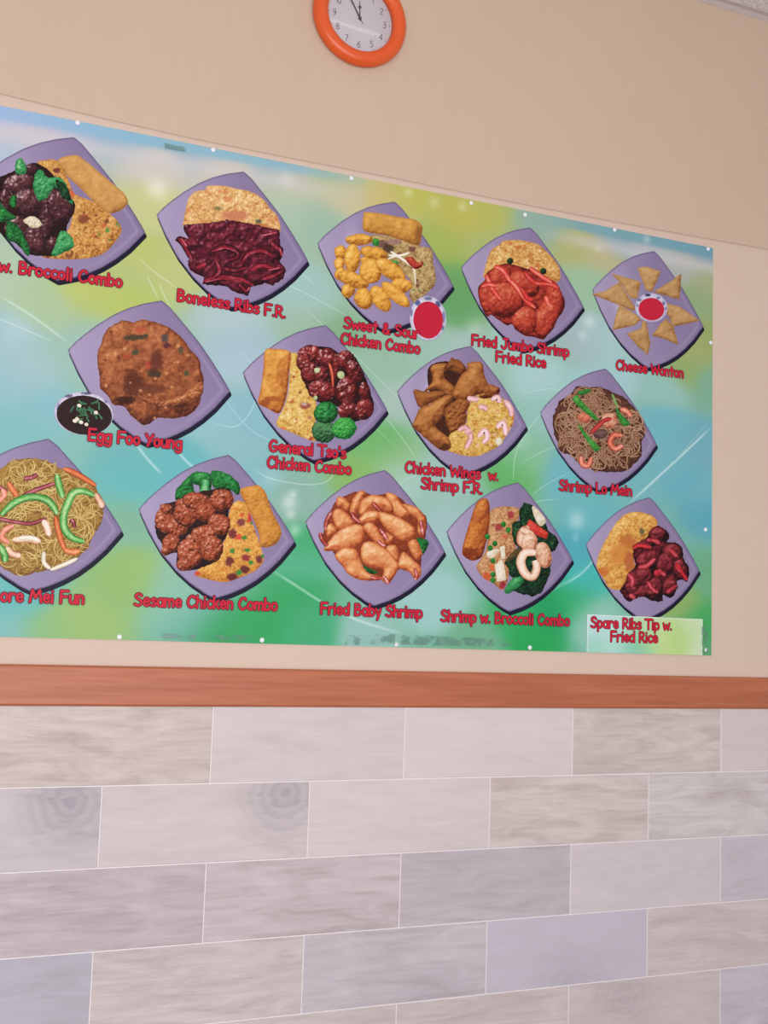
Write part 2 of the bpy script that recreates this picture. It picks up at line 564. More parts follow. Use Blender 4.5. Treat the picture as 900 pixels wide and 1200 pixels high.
def union_flat(prims):
    """union of overlapping flat polygons (XZ) -> points, triangles"""
    pts, faces = [], []
    for p in prims:
        faces.append(list(range(len(pts), len(pts) + len(p))))
        pts += [Vector((q[0] * 1000, q[1] * 1000)) for q in p]
    vo, eo, fo, _, _, _ = delaunay_2d_cdt(pts, [], faces, 1, 1e-4)
    V = np.array([(p[0], p[1]) for p in vo])
    T = np.array([tuple(t) for t in fo])
    cen = V[T].mean(1)
    keep = np.zeros(len(T), bool)
    for p in prims:                                # every primitive is convex
        A = np.array(p) * 1000
        lo, hi = A.min(0), A.max(0)
        idx = np.where((~keep) & (cen >= lo).all(1) & (cen <= hi).all(1))[0]
        if len(idx):
            B = np.roll(A, -1, axis=0) - A
            d = cen[idx][:, None, :] - A[None]
            cr = B[None, :, 0] * d[..., 1] - B[None, :, 1] * d[..., 0]
            keep[idx[(cr >= -1e-9).all(1) | (cr <= 1e-9).all(1)]] = True
    return [(p[0] / 1000, p[1] / 1000) for p in V], [tuple(t) for t in T[keep]]


def stroke_prims(pts, hw, seg=12):
    out = []
    for px, pz in pts:
        out.append([(px + hw * math.cos(2 * math.pi * k / seg), pz + hw * math.sin(2 * math.pi * k / seg)) for k in range(seg)])
    for (ax, az), (bx, bz) in zip(pts[:-1], pts[1:]):
        dx, dz = bx - ax, bz - az
        L = math.hypot(dx, dz)
        if L > 1e-6:
            nx, nz = -dz / L * hw, dx / L * hw
            out.append([(ax + nx, az + nz), (ax - nx, az - nz), (bx - nx, bz - nz), (bx + nx, bz + nz)])
    return out


def add_union(v, f, prims, y):
    V, F = union_flat(prims)
    n = len(v)
    v += [(p[0], y, p[1]) for p in V]
    for t in F:
        a, b, c = V[t[0]], V[t[1]], V[t[2]]
        cr = (b[0] - a[0]) * (c[1] - a[1]) - (b[1] - a[1]) * (c[0] - a[0])
        t = t if cr > 0 else t[::-1]
        f.append(tuple(n + i for i in t))


def caption(parent, lines, y, cap=0.031, weight=0.0029, rim=0.0016):
    v, f, c = [], [], []
    for layer, (hw, col) in enumerate(((weight + rim, DARKRED), (weight, RED))):
        yy = y - layer * 0.0001
        prims = []
        for text, (x0, y0), (x1, y1) in lines:
            (ax, az), (bx, bz) = W(x0, y0, -y), W(x1, y1, -y)
            adv = sum(G[ch][0] for ch in text) - 0.1
            ux = (bx - ax) / adv
            pen = 0.0
            for ch in text:
                w, strokes = G[ch]
                for s in strokes:
                    pts = []
                    for (gx, gz) in s:
                        X = ax + (pen + gx) * ux
                        pts.append((X, az + (bz - az) * (pen + gx) / adv + gz * cap))
                    prims += stroke_prims(pts, hw)
                pen += w
        add_union(v, f, prims, yy)
        c += [lin(col)] * (len(v) - len(c))
    return mesh_obj('caption', v, f, M_TEXT, parent, np.array(c))


# ------------------------------------------------------------------ banner
BX0, BX1, BZ0, BZ1 = -0.98, 1.6155, 1.3625, 2.6925
SHEET_Y = -0.0035
sheet = tag(bpy.data.objects.new('menu_banner', None), 'wide glossy vinyl menu banner printed with purple dinner plates, pinned to the tan wall', 'banner')
COL.objects.link(sheet)
sheet.location = (0, 0, 0)

BG = [  # photo pixel, printed colour
    (-60, 118, 140, 185, 225), (0, 126, 150, 188, 224), (80, 143, 148, 192, 216), (150, 157, 150, 192, 212), (230, 173, 156, 192, 206), (330, 195, 148, 190, 204), (390, 206, 172, 202, 150),
    (480, 226, 190, 200, 84), (560, 241, 184, 198, 92), (640, 259, 132, 180, 154), (720, 274, 132, 172, 182), (832, 295, 122, 162, 176),
    (-40, 150, 200, 206, 222), (0, 150, 206, 208, 218), (60, 157, 208, 206, 212), (180, 195, 210, 212, 192), (260, 203, 208, 210, 184), (340, 216, 204, 208, 166), (400, 229, 206, 206, 156), (450, 234, 204, 200, 122),
    (0, 180, 170, 206, 216), (180, 240, 200, 214, 136), (160, 300, 186, 208, 104), (100, 330, 186, 208, 104), (40, 350, 170, 208, 152), (150, 345, 182, 208, 94), (200, 320, 188, 208, 120),
    (0, 330, 176, 210, 170), (0, 385, 152, 208, 206), (0, 450, 132, 202, 206), (40, 480, 122, 202, 202), (280, 420, 162, 208, 212), (250, 490, 134, 204, 206), (270, 375, 170, 212, 204), (350, 340, 152, 212, 196),
    (340, 240, 172, 208, 172), (375, 260, 152, 204, 166), (360, 380, 150, 204, 160), (388, 398, 122, 188, 126), (545, 252, 192, 198, 84), (525, 290, 166, 192, 84), (537, 330, 112, 186, 94), (532, 352, 92, 182, 96),
    (505, 410, 150, 208, 176), (440, 430, 142, 204, 158), (462, 465, 162, 208, 182), (440, 520, 104, 190, 100), (425, 560, 132, 192, 88), (455, 540, 140, 198, 120), (300, 490, 124, 198, 204), (290, 560, 122, 198, 198), (270, 520, 130, 202, 196),
    (345, 590, 132, 194, 166), (352, 640, 62, 178, 108), (345, 690, 50, 172, 96), (250, 742, 42, 168, 88), (310, 735, 44, 172, 92), (200, 690, 134, 204, 168), (155, 680, 152, 198, 96), (100, 730, 152, 198, 96), (60, 742, 134, 194, 116),
    (0, 742, 112, 198, 184), (20, 690, 92, 194, 186), (-60, 720, 100, 194, 190), (150, 600, 120, 194, 146), (150, 555, 92, 194, 186), (20, 508, 112, 198, 196), (215, 548, 92, 194, 190), (-50, 500, 112, 200, 200),
    (700, 300, 192, 194, 136), (675, 290, 180, 192, 114), (690, 330, 142, 198, 148), (700, 400, 152, 208, 196), (692, 460, 142, 204, 196), (632, 445, 152, 208, 196), (612, 540, 122, 198, 148), (602, 553, 92, 188, 88), (642, 480, 132, 198, 176),
    (540, 420, 160, 208, 190), (522, 560, 152, 208, 186), (525, 620, 152, 208, 196), (505, 700, 152, 212, 200), (430, 748, 142, 208, 186), (360, 742, 62, 178, 116), (560, 748, 104, 194, 138), (625, 750, 32, 162, 78), (605, 725, 44, 168, 88),
    (672, 705, 42, 168, 96), (682, 680, 62, 182, 166), (690, 600, 82, 184, 186), (662, 560, 92, 184, 186), (780, 500, 92, 184, 190), (822, 520, 82, 178, 186), (800, 560, 82, 178, 186), (780, 455, 132, 198, 176), (803, 432, 146, 182, 98),
    (822, 400, 152, 180, 98), (818, 350, 146, 182, 122), (828, 330, 172, 186, 132), (800, 312, 176, 190, 176), (760, 292, 162, 182, 178), (832, 450, 112, 180, 140), (828, 600, 72, 170, 182), (826, 680, 92, 180, 122), (822, 725, 62, 166, 88),
    (800, 705, 146, 190, 98), (690, 722, 134, 204, 176), (760, 755, 120, 190, 130), (720, 755, 130, 200, 190), (800, 760, 80, 170, 90),
    (560, 290, 172, 196, 110), (440, 300, 150, 196, 140), (610, 400, 146, 204, 184), (720, 440, 146, 204, 196), (560, 480, 150, 204, 180), (380, 480, 130, 198, 190), (230, 620, 110, 194, 160), (440, 640, 110, 194, 150), (600, 640, 130, 200, 190), (750, 640, 100, 186, 180), (700, 530, 110, 192, 184), (120, 420, 150, 206, 180), (80, 620, 110, 194, 190), (80, 250, 190, 208, 170), (280, 290, 186, 208, 160)]
def mute(r, g, b):
    m = (r + g + b) / 3
    k = (0.8 if b > r else 0.95) if min(r, g, b) > 70 else 0.97
    return m + (r - m) * k, (m + (g - m) * k) * .955, min(m + (b - m) * k + (0 if b > r else 2), 255)


BG = [q[:2] + tuple(c * (1.07 if q[0] > 590 and q[4] > q[2] else 1.0) for c in mute(*q[2:])) for q in BG] + [(20, 440, 163, 194, 197), (150, 320, 178, 191, 131), (60, 160, 194, 192, 203), (540, 252, 187, 183, 92), (350, 662, 92, 182, 148), (100, 730, 148, 184, 117), (690, 400, 163, 184, 188),
                                           (508, 704, 155, 204, 200), (822, 524, 127, 174, 186), (813, 410, 168, 178, 118), (644, 716, 30, 157, 93), (282, 404, 160, 190, 200), (440, 430, 148, 187, 168), (746, 558, 116, 182, 190), (790, 545, 118, 182, 192), (826, 580, 116, 180, 192), (690, 590, 112, 184, 186), (21, 503, 130, 187, 178), (155, 573, 92, 184, 188), (215, 552, 94, 184, 188), (20, 690, 96, 184, 180), (143, 683, 136, 181, 108), (225, 728, 116, 178, 168), (198, 700, 130, 190, 164), (535, 335, 98, 151, 97), (465, 559, 167, 202, 194), (679, 643, 82, 170, 186), (349, 355, 162, 193, 186)]
bgx, bgz = W([q[0] for q in BG], [q[1] for q in BG])
bgc = np.array([q[2:] for q in BG], float)
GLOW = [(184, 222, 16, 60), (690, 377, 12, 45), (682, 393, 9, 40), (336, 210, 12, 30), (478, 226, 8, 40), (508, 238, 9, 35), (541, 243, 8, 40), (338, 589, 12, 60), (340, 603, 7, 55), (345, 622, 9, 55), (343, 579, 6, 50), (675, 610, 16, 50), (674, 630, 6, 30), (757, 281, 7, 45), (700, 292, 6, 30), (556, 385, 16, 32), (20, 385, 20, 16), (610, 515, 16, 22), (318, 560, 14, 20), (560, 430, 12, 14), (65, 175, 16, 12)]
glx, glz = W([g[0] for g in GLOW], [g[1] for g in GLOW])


def bg_colour(X, Z):
    X = np.asarray(X, float)
    Z = np.asarray(Z, float)
    num = np.zeros(X.shape + (3,))
    den = np.zeros(X.shape)
    for x, z, c in zip(bgx, bgz, bgc):
        d2 = (X - x) ** 2 + 1.6 * (Z - z) ** 2
        w = np.exp(-d2 / (2 * 0.042 ** 2)) + 1e-4 / (d2 + .01)
        num += w[..., None] * c
        den += w
    col = num / den[..., None]
    # blue band printed along the top edge, broken by the lime patch
    tb = np.interp(X, [-.98, -.62, -.33, .1, .25, .40, .55, .95, 1.10, 1.62], [1, 1, 1, .9, .55, 0, 0, 0, .9, 1])
    tw = np.interp(X, [-.98, -.62, .1, .4, 1.1, 1.62], [.040, .036, .024, .022, .030, .036])
    ta = tb * np.clip((Z - (BZ1 - tw)) / .012 + .5, 0, 1)
    tc_ = np.stack([np.interp(X, [-.98, -.62, -.3, .2, .9, 1.62], q) for q in ([150, 158, 140, 140, 128, 112], [182, 186, 186, 184, 172, 160], [220, 222, 208, 200, 176, 178])], -1)
    col = col + (tc_ - col) * ta[..., None]
    wa = tb * np.exp(-((Z - (BZ1 - tw - .032)) / .020) ** 2) * .6
    col = col + (np.array((208, 206, 206)) - col) * wa[..., None]
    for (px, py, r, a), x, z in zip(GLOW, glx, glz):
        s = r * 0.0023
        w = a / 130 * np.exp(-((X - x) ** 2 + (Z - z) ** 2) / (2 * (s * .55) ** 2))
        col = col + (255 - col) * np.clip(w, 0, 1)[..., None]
    return np.clip(col, 0, 255)


nx, nz = 330, 172
gx = np.linspace(BX0, BX1, nx)
gz = np.linspace(BZ0, BZ1, nz)
XX, ZZ = np.meshgrid(gx, gz)
bgcol = lin(bg_colour(XX, ZZ)).reshape(-1, 3)
# gentle ripple of the vinyl
v = [(x, SHEET_Y, z) for x, z in zip(XX.ravel(), ZZ.ravel())]
f = [(j * nx + i, j * nx + i + 1, (j + 1) * nx + i + 1, (j + 1) * nx + i) for j in range(nz - 1) for i in range(nx - 1)]
nb = len(v)
v += [(BX0, -.0008, BZ0), (BX1, -.0008, BZ0), (BX1, -.0008, BZ1), (BX0, -.0008, BZ1)]
cor = [0, nx - 1, nx * nz - 1, nx * (nz - 1)]
f += [(nb + 3, nb + 2, nb + 1, nb), tuple(range(nx)) [::-1] + (nb, nb + 1)]
f += [tuple(j * nx + nx - 1 for j in range(nz))[::-1] + (nb + 1, nb + 2), tuple((nz - 1) * nx + i for i in range(nx)) + (nb + 2, nb + 3), tuple(j * nx for j in range(nz)) + (nb + 3, nb)]
bgcol = np.vstack([bgcol, np.full((4, 3), .6)])
mesh_obj('vinyl_sheet', v, f, M_BACK, sheet, bgcol)


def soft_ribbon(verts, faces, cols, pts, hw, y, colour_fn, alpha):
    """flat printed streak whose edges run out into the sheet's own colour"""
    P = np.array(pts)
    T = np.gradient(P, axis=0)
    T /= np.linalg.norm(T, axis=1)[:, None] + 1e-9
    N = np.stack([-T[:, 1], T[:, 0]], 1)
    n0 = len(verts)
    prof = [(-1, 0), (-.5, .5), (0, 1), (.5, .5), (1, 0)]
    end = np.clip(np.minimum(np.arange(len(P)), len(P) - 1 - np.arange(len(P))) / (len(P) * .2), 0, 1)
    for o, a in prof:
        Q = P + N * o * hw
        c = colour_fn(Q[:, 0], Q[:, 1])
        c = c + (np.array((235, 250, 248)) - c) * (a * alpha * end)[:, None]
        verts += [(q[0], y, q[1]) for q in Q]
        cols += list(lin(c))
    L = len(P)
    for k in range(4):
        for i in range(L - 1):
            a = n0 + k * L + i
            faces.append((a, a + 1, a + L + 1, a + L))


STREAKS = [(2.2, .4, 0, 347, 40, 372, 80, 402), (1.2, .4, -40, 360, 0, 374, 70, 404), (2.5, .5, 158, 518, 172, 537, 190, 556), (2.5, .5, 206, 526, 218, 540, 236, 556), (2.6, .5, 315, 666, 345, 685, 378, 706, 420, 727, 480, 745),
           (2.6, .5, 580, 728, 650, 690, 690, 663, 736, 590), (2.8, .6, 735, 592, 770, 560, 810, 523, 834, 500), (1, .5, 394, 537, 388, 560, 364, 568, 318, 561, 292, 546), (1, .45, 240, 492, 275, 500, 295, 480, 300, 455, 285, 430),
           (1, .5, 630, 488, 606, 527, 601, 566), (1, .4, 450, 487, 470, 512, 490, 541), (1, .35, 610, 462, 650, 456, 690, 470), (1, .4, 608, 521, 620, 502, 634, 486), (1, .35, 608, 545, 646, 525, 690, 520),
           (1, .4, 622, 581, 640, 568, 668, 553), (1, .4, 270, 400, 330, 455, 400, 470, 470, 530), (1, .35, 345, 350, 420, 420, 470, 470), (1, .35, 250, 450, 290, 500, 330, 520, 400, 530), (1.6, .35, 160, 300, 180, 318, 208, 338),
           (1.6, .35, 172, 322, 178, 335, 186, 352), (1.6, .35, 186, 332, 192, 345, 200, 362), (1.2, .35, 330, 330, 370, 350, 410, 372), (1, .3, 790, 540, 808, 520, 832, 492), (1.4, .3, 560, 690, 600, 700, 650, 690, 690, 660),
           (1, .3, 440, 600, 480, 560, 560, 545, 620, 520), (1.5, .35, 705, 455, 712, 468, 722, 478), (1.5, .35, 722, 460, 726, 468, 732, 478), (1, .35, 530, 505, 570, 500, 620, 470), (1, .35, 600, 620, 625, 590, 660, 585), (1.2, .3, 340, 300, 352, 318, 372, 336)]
for si, s in enumerate(STREAKS):
    v, f, c = [], [], []
    X, Z = W(s[2::2], s[3::2], -SHEET_Y)
    pts = catmull(list(zip(X, Z)), sub=14)
    soft_ribbon(v, f, c, pts, s[0] * 0.0023, SHEET_Y - 0.0001 - si * 5e-6, bg_colour, s[1])
    mesh_obj('light_streak', v, f, M_BACK, sheet, np.array(c))

# plate outline, traced once on the wall plane and repeated
PT = [(120, 366), (150, 335), (180, 310), (235, 270), (300, 232), (360, 208), (420, 193), (488, 184), (520, 212), (560, 262), (600, 312), (640, 364), (680, 425), (720, 490), (745, 533), (760, 562),
      (700, 628), (650, 670), (600, 703), (550, 727), (500, 744), (432, 758), (393, 735), (328, 684), (272, 628), (208, 545), (156, 450)]
ptx, ptz = W([150 + p[0] / 3.6 for p in PT], [150 + p[1] / 3.6 for p in PT], -SHEET_Y)
P_TOP = np.array(W(285.5, 201.1, -SHEET_Y))
P_RIGHT = np.array(W(361.1, 306.1, -SHEET_Y))
P_REF = (P_TOP + P_RIGHT) / 2
PTS = np.stack([ptx, ptz], 1) - P_REF
SPACING = 0.0022


def seg_dist(P, poly):
    A = poly
    B = np.roll(poly, -1, axis=0)
    best = np.full(len(P), 1e9)
    for a, b in zip(A, B):
        ab = b - a
        t = np.clip(((P - a) @ ab) / (ab @ ab + 1e-18), 0, 1)
        d = P - a - t[:, None] * ab
        best = np.minimum(best, np.einsum('ij,ij->i', d, d))
    return np.sqrt(best)


def inside(P, poly):
    x, y = P[:, 0], P[:, 1]
    r = np.zeros(len(P), bool)
    A, B = poly, np.roll(poly, -1, axis=0)
    for (ax, ay), (bx, by) in zip(A, B):
        if ay == by:
            continue
        c = ((ay > y) != (by > y)) & (x < (bx - ax) * (y - ay) / (by - ay) + ax)
        r ^= c
    return r


def resample(poly, step):
    P = np.vstack([poly, poly[:1]])
    d = np.hypot(*np.diff(P, axis=0).T)
    s = np.concatenate([[0], np.cumsum(d)])
    n = max(8, int(s[-1] / step))
    t = np.linspace(0, s[-1], n, endpoint=False)
    return np.stack([np.interp(t, s, P[:, 0]), np.interp(t, s, P[:, 1])], 1)


def fill(poly, step):
    """triangulated interior of a closed outline -> points (n,2), triangles"""
    lo, hi = poly.min(0), poly.max(0)
    xs = np.arange(lo[0] + step * .5, hi[0], step)
    ys = np.arange(lo[1] + step * .5, hi[1], step * .87)
    gx, gy = np.meshgrid(xs, ys)
    gx = gx + (np.arange(len(ys)) % 2)[:, None] * step * .5
    Q = np.stack([gx.ravel(), gy.ravel()], 1)
    Q = Q[inside(Q, poly)]
    if len(Q):
        Q = Q[seg_dist(Q, poly) > step * .45]
    n = len(poly)
    k = 1.0 / step
    vin = [Vector((float(a) * k, float(b) * k)) for a, b in np.vstack([poly, Q])]
    vo, eo, fo, _, _, _ = delaunay_2d_cdt(vin, [(i, (i + 1) % n) for i in range(n)], [], 1, 1e-5)
    V = np.array([(p[0] * step, p[1] * step) for p in vo])
    return V, [tuple(t) for t in fo]


def ramp(t, cols):
    t = np.clip(t, 0, 1) * (len(cols) - 1)
    i = np.minimum(t.astype(int), len(cols) - 2)
    fr = (t - i)[:, None]
    C = np.array(cols, float)
    return C[i] * (1 - fr) + C[i + 1] * fr


def flat_obj(name, poly, y, mat, parent, colour_fn, step=SPACING):
    """poly and colour function live in wall metres"""
    V, F = fill(poly, step)
    # face the room (-Y)
    F2 = []
    for t in F:
        a, b, c = V[t[0]], V[t[1]], V[t[2]]
        cr = (b[0] - a[0]) * (c[1] - a[1]) - (b[1] - a[1]) * (c[0] - a[0])
        F2.append(t if cr > 0 else t[::-1])
    return mesh_obj(name, [(p[0], y, p[1]) for p in V], F2, mat, parent, lin(colour_fn(V)))


LSTEP = 0.00005


def ink(C):
    m = C.mean(-1, keepdims=True)
    return np.clip(m + (C - m) * np.array((.92, .88, .86)) - 3, 0, 255)


class Dish:
    """one printed plate: the plate mesh with its pictured food as children; crop = frame the outlines were read in"""

    def __init__(self, crop, top, right, label):
        self.ox, self.oy, self.s = crop
        self.n = 0
        self.seed = int(top[0] * 7 + top[1])
        ref = (np.array(W(*top, -SHEET_Y)) + np.array(W(*right, -SHEET_Y))) / 2
        poly = PTS + ref
        y0 = SHEET_Y - 0.0003
        # printed drop shadow, then plate
        outl = resample(poly, 0.006)
        self.root = flat_obj('printed_plate', outl, y0 - 0.0001, M_PLATE, sheet, lambda V: self.plate_col(V, outl, ref), 0.0045)
        self.root['label'] = label
        sh = outl + np.array((0.005, -0.0095))
        sh = np.where(True, ref + (sh - ref) * 1.006, sh)
        flat_obj('printed_shadow', sh, y0, M_PLATE, self.root, lambda V: np.tile((26, 24, 46), (len(V), 1)), 0.02)
        self.y = y0 - 0.0002

    def plate_col(self, V, outl, ref):
        d = seg_dist(V, outl)
        u = (V[:, 0] - ref[0] + .07) / .2
        w = (V[:, 1] - ref[1] + .07) / .2
        base = np.tile(np.array((138, 123, 159), float), (len(V), 1))
        lightl = np.clip(-u * .75 - w * .1, 0, 1)[:, None]
        base = base + (np.array((180, 168, 200)) - base) * lightl * .8
        low = np.clip(-w - .1, 0, 1)[:, None]
        base = base + (np.array((156, 142, 177)) - base) * low * .6
        # inner well line, brighter, and darker rim towards the right
        band = np.exp(-((d - .017) / .0035) ** 2) * np.clip(u * 1.2 + .15, 0, 1)
        base = base + (np.array((172, 160, 188)) - base) * (band * .5)[:, None]
        rimr = np.clip(1 - d / .015, 0, 1) * np.clip(u, 0, 1)
        base = base + (np.array((112, 98, 140)) - base) * (rimr * .6)[:, None]
        gl = np.exp(-(((u + .78) / .1) ** 2 + ((w - .02) / .3) ** 2))
        base = base + (np.array((222, 212, 236)) - base) * (gl * .6)[:, None]
        return base + (np.array((70, 60, 96)) - base) * np.clip(1 - d / .0035, 0, 1)[:, None] * .8

    # -- coordinates: crop pixels -> photo pixels -> wall metres
    def px(self, pts):
        P = np.array(pts, float)
        return np.stack([self.ox + P[:, 0] / self.s, self.oy + P[:, 1] / self.s], 1)

    def wall(self, P, y):
        X, Z = W(P[:, 0], P[:, 1], -y)
        return np.stack([X, Z], 1)

    def layer(self):
        self.n += 1
        self.y -= LSTEP
        return self.y

    def piece(self, name, outline, cols, dome=2.5, dw=4.0, lump=(6, 1.2), fine=(1.6, .25), spec=.0, lumps=None, grain=0.0, specks=(), wob=.5, smooth=True, ao=.45, step=.95, bias=0.0, label=None, zig=0.0):
        """one pictured food item: outline in crop pixels, relief-shaded printed colours"""
        self.seed += 1
        sd = self.seed
        P = self.px(outline)
        if smooth:
            P = np.array(catmull([tuple(p) for p in P], True, 6))
        P = resample(P, 1.1)
        if wob:
            c = P.mean(0)
            dirs = (P - c) / (np.linalg.norm(P - c, axis=1)[:, None] + 1e-6)
            P = P + dirs * ((fbm(P[:, 0] / 3.2, P[:, 1] / 3.2, sd, 2) - .5) * 2 * wob)[:, None]
        V, F = fill(P, step)
        L = None
        if lumps:
            L = [(self.ox + l[0] / self.s, self.oy + l[1] / self.s, l[2] / self.s, l[3] / self.s, math.radians(l[4] if len(l) > 4 else 0)) for l in lumps]

        def height(Q):
            d = np.where(inside(Q, P), seg_dist(Q, P), 0)
            h = dome * (1 - np.exp(-d / dw))
            if L:
                best = np.full(len(Q), -1.0)
                for (lx, ly, rx, ry, a) in L:
                    qx, qy = Q[:, 0] - lx, Q[:, 1] - ly
                    ca, sa = math.cos(a), math.sin(a)
                    e = ((qx * ca + qy * sa) / rx) ** 2 + ((-qx * sa + qy * ca) / ry) ** 2
                    hh = min(rx, ry) * .75 * np.sqrt(np.clip(1 - e, 0, 1))
                    best = np.maximum(best, hh)
                h = h * .3 + np.maximum(best, 0)
            h = h + lump[1] * fbm(Q[:, 0] / lump[0], Q[:, 1] / lump[0], sd, 2) * 1.5
            return h, d

        e = .45
        h0, d0 = height(V)
        hx, _ = height(V + np.array((e, 0)))
        hy, _ = height(V + np.array((0, e)))
        nx, ny = -(hx - h0) / e, -(hy - h0) / e
        nn = np.sqrt(nx * nx + ny * ny + 1)
        lam = (nx * -.38 + ny * -.62 + .68) / nn
        t = .02 + .76 * np.clip(lam, 0, 1.1) + bias
        t += fine[1] * (fbm(V[:, 0] / fine[0] / 1.4, V[:, 1] / fine[0] / 1.4, sd + 3, 2) - .5) * 1.6
        t += .34 * (fbm(V[:, 0] / 7.5, V[:, 1] / 7.5, sd + 61, 2) - .5) + .14 * (hash2(np.array([sd]), np.array([3]), 7)[0] - .5)
        if grain:
            ang = fbm(V[:, 0] / 7, V[:, 1] / 7, sd + 8, 1) * 6
            wd, wi = worley(V[:, 0] / 2.0 + .3 * np.cos(ang), V[:, 1] / 1.7 + .3 * np.sin(ang), sd)
            t += grain * ((wi - .5) * .9 + (.45 - wd) * .8)
        t *= 1 - ao * np.clip(1 - d0 / 3.2, 0, 1)
        if L:
            deep = np.clip(1 - h0 / (np.percentile(h0, 55) + 1e-6), 0, 1)
            t -= .35 * deep
        C = ramp(t, cols)
        if spec:
            hdot = np.clip((nx * -.22 + ny * -.36 + .91) / nn, 0, 1)
            s = spec * hdot ** 26 * np.clip((fbm(V[:, 0] / 2.4, V[:, 1] / 2.4, sd + 21, 2) - .42) * 5, 0, 1)
            C = C + (np.array((250, 240, 240)) - C) * np.clip(s, 0, 1)[:, None]
        rs = np.random.RandomState(sd)
        for spx in specks:      # (count, radius px, colour) scattered or (x, y, rx, ry, colour) placed
            if len(spx) == 3:
                for k in range(spx[0]):
                    q = V[rs.randint(len(V))]
                    r = spx[1] * rs.uniform(.7, 1.3)
                    a = np.clip(1.5 - np.hypot(V[:, 0] - q[0], (V[:, 1] - q[1]) * rs.uniform(.7, 1.4)) / r, 0, 1)
                    C = C + (np.array(spx[2]) - C) * a[:, None] * .85
            else:
                sx, sy, rx, ry, sc = spx
                qx, qy = self.ox + sx / self.s, self.oy + sy / self.s
                rxx, ryy = rx / self.s, ry / self.s
                rad = np.hypot((V[:, 0] - qx) / rxx, (V[:, 1] - qy) / ryy) + (fbm(V[:, 0] / 2, V[:, 1] / 2, sd + 40, 2) - .5) * .7
                a = np.clip((1.15 - rad) * 2.2, 0, 1)
                C = C + (np.array(sc) - C) * a[:, None] * .85
        y = self.layer()
        WV = self.wall(V, y)
        F2 = []
        for tt in F:
            a, b, c = WV[tt[0]], WV[tt[1]], WV[tt[2]]
            cr = (b[0] - a[0]) * (c[1] - a[1]) - (b[1] - a[1]) * (c[0] - a[0])
            F2.append(tt if cr > 0 else tt[::-1])
        o = mesh_obj(name, [(p[0], y, p[1]) for p in WV], F2, M_FOOD, self.root, lin(ink(C)))
        if label:
            o['label'] = label
        return o

    def strand(self, name, lines, w, cols, taper=.25, dstep=5e-6, fine=.15, spec=0):
        """curved pictured strips (noodles, peppers, shrimp): lines of crop pixels, width in crop pixels"""
        self.seed += 1
        if name != 'noodles' and len(lines) > 1:
            return [self.strand(name, [q], w, cols, taper, dstep, fine, spec) for q in lines]
        v, f, c = [], [], []
        rs = np.random.RandomState(self.seed)
        y = self.layer()
        prof = [(-1, .05), (-.6, .5), (-.15, .95), (.3, .8), (.7, .42), (1, 0)]
        for li, ptsl in enumerate(lines):
            P = self.px(catmull(ptsl, sub=7) if len(ptsl) > 2 else catmull([ptsl[0], ((ptsl[0][0] + ptsl[1][0]) / 2, (ptsl[0][1] + ptsl[1][1]) / 2), ptsl[1]], sub=5))
            T = np.gradient(P, axis=0)
            T /= np.linalg.norm(T, axis=1)[:, None] + 1e-9
            N = np.stack([T[:, 1], -T[:, 0]], 1)
            if N[:, 1].mean() > 0:
                side = 1
            else:
                side = -1
            s = np.linspace(0, 1, len(P))
            hw = w / self.s / 2 * (1 + .22 * (vnoise(s * 2.3, s * 0 + 5, self.seed + 31) - .5)) * (taper + (1 - taper) * np.clip(np.minimum(s, 1 - s) * 5, 0, 1) ** .6)
            hw = hw * (1 + .12 * (vnoise(s * 9, s * 0 + li, self.seed) - .5))
            n0 = len(v)
            tone = rs.uniform(-.14, .14)
            yy = y - li * dstep
            for o, t in prof:
                Q = P + N * (o * hw)[:, None] * -side
                tt = .06 + .85 * t + tone * 1.0 + .3 * (vnoise(s * 3.1, s * 0 + li, self.seed + 12) - .5) + fine * (vnoise(Q[:, 0] * .9, Q[:, 1] * .9, self.seed + 2) - .5) * 2
                cc = ramp(tt, cols)
                if spec:
                    a = spec * np.exp(-((o + .15) / .35) ** 2) * (vnoise(Q[:, 0] * .5, Q[:, 1] * .5, self.seed + 9) > .62)
                    cc = cc + (255 - cc) * a[:, None]
                WV = self.wall(Q, yy)
                v += [(p[0], yy, p[1]) for p in WV]
                c += list(lin(ink(cc)))
            L = len(P)
            for k in range(len(prof) - 1):
                for i in range(L - 1):
                    a = n0 + k * L + i
                    q = (a, a + 1, a + L + 1, a + L)
                    f.append(q if side > 0 else q[::-1])
        self.y -= len(lines) * dstep
        o = mesh_obj(name, v, f, M_FOOD, self.root, np.array(c))
        if name == 'noodles':
            o['kind'] = 'stuff'
        return o

    def disc(self, name, x, y_, rx, ry, deg, cols, **kw):
        a = math.radians(deg)
        out = []
        for k in range(18):
            t = 2 * math.pi * k / 18
            q = (rx * math.cos(t), ry * math.sin(t))
            out.append((x + q[0] * math.cos(a) - q[1] * math.sin(a), y_ + q[0] * math.sin(a) + q[1] * math.cos(a)))
        return self.piece(name, out, cols, **kw)

    def text(self, *lines):
        self.layer()
        o = caption(sheet, lines, self.y - .0002)
        o['label'] = 'red caption reading ' + ' '.join(l[0] for l in lines)
        return o


def xy(s):
    q = [float(t) for t in s.replace(',', ' ').split()]
    return list(zip(q[0::2], q[1::2]))


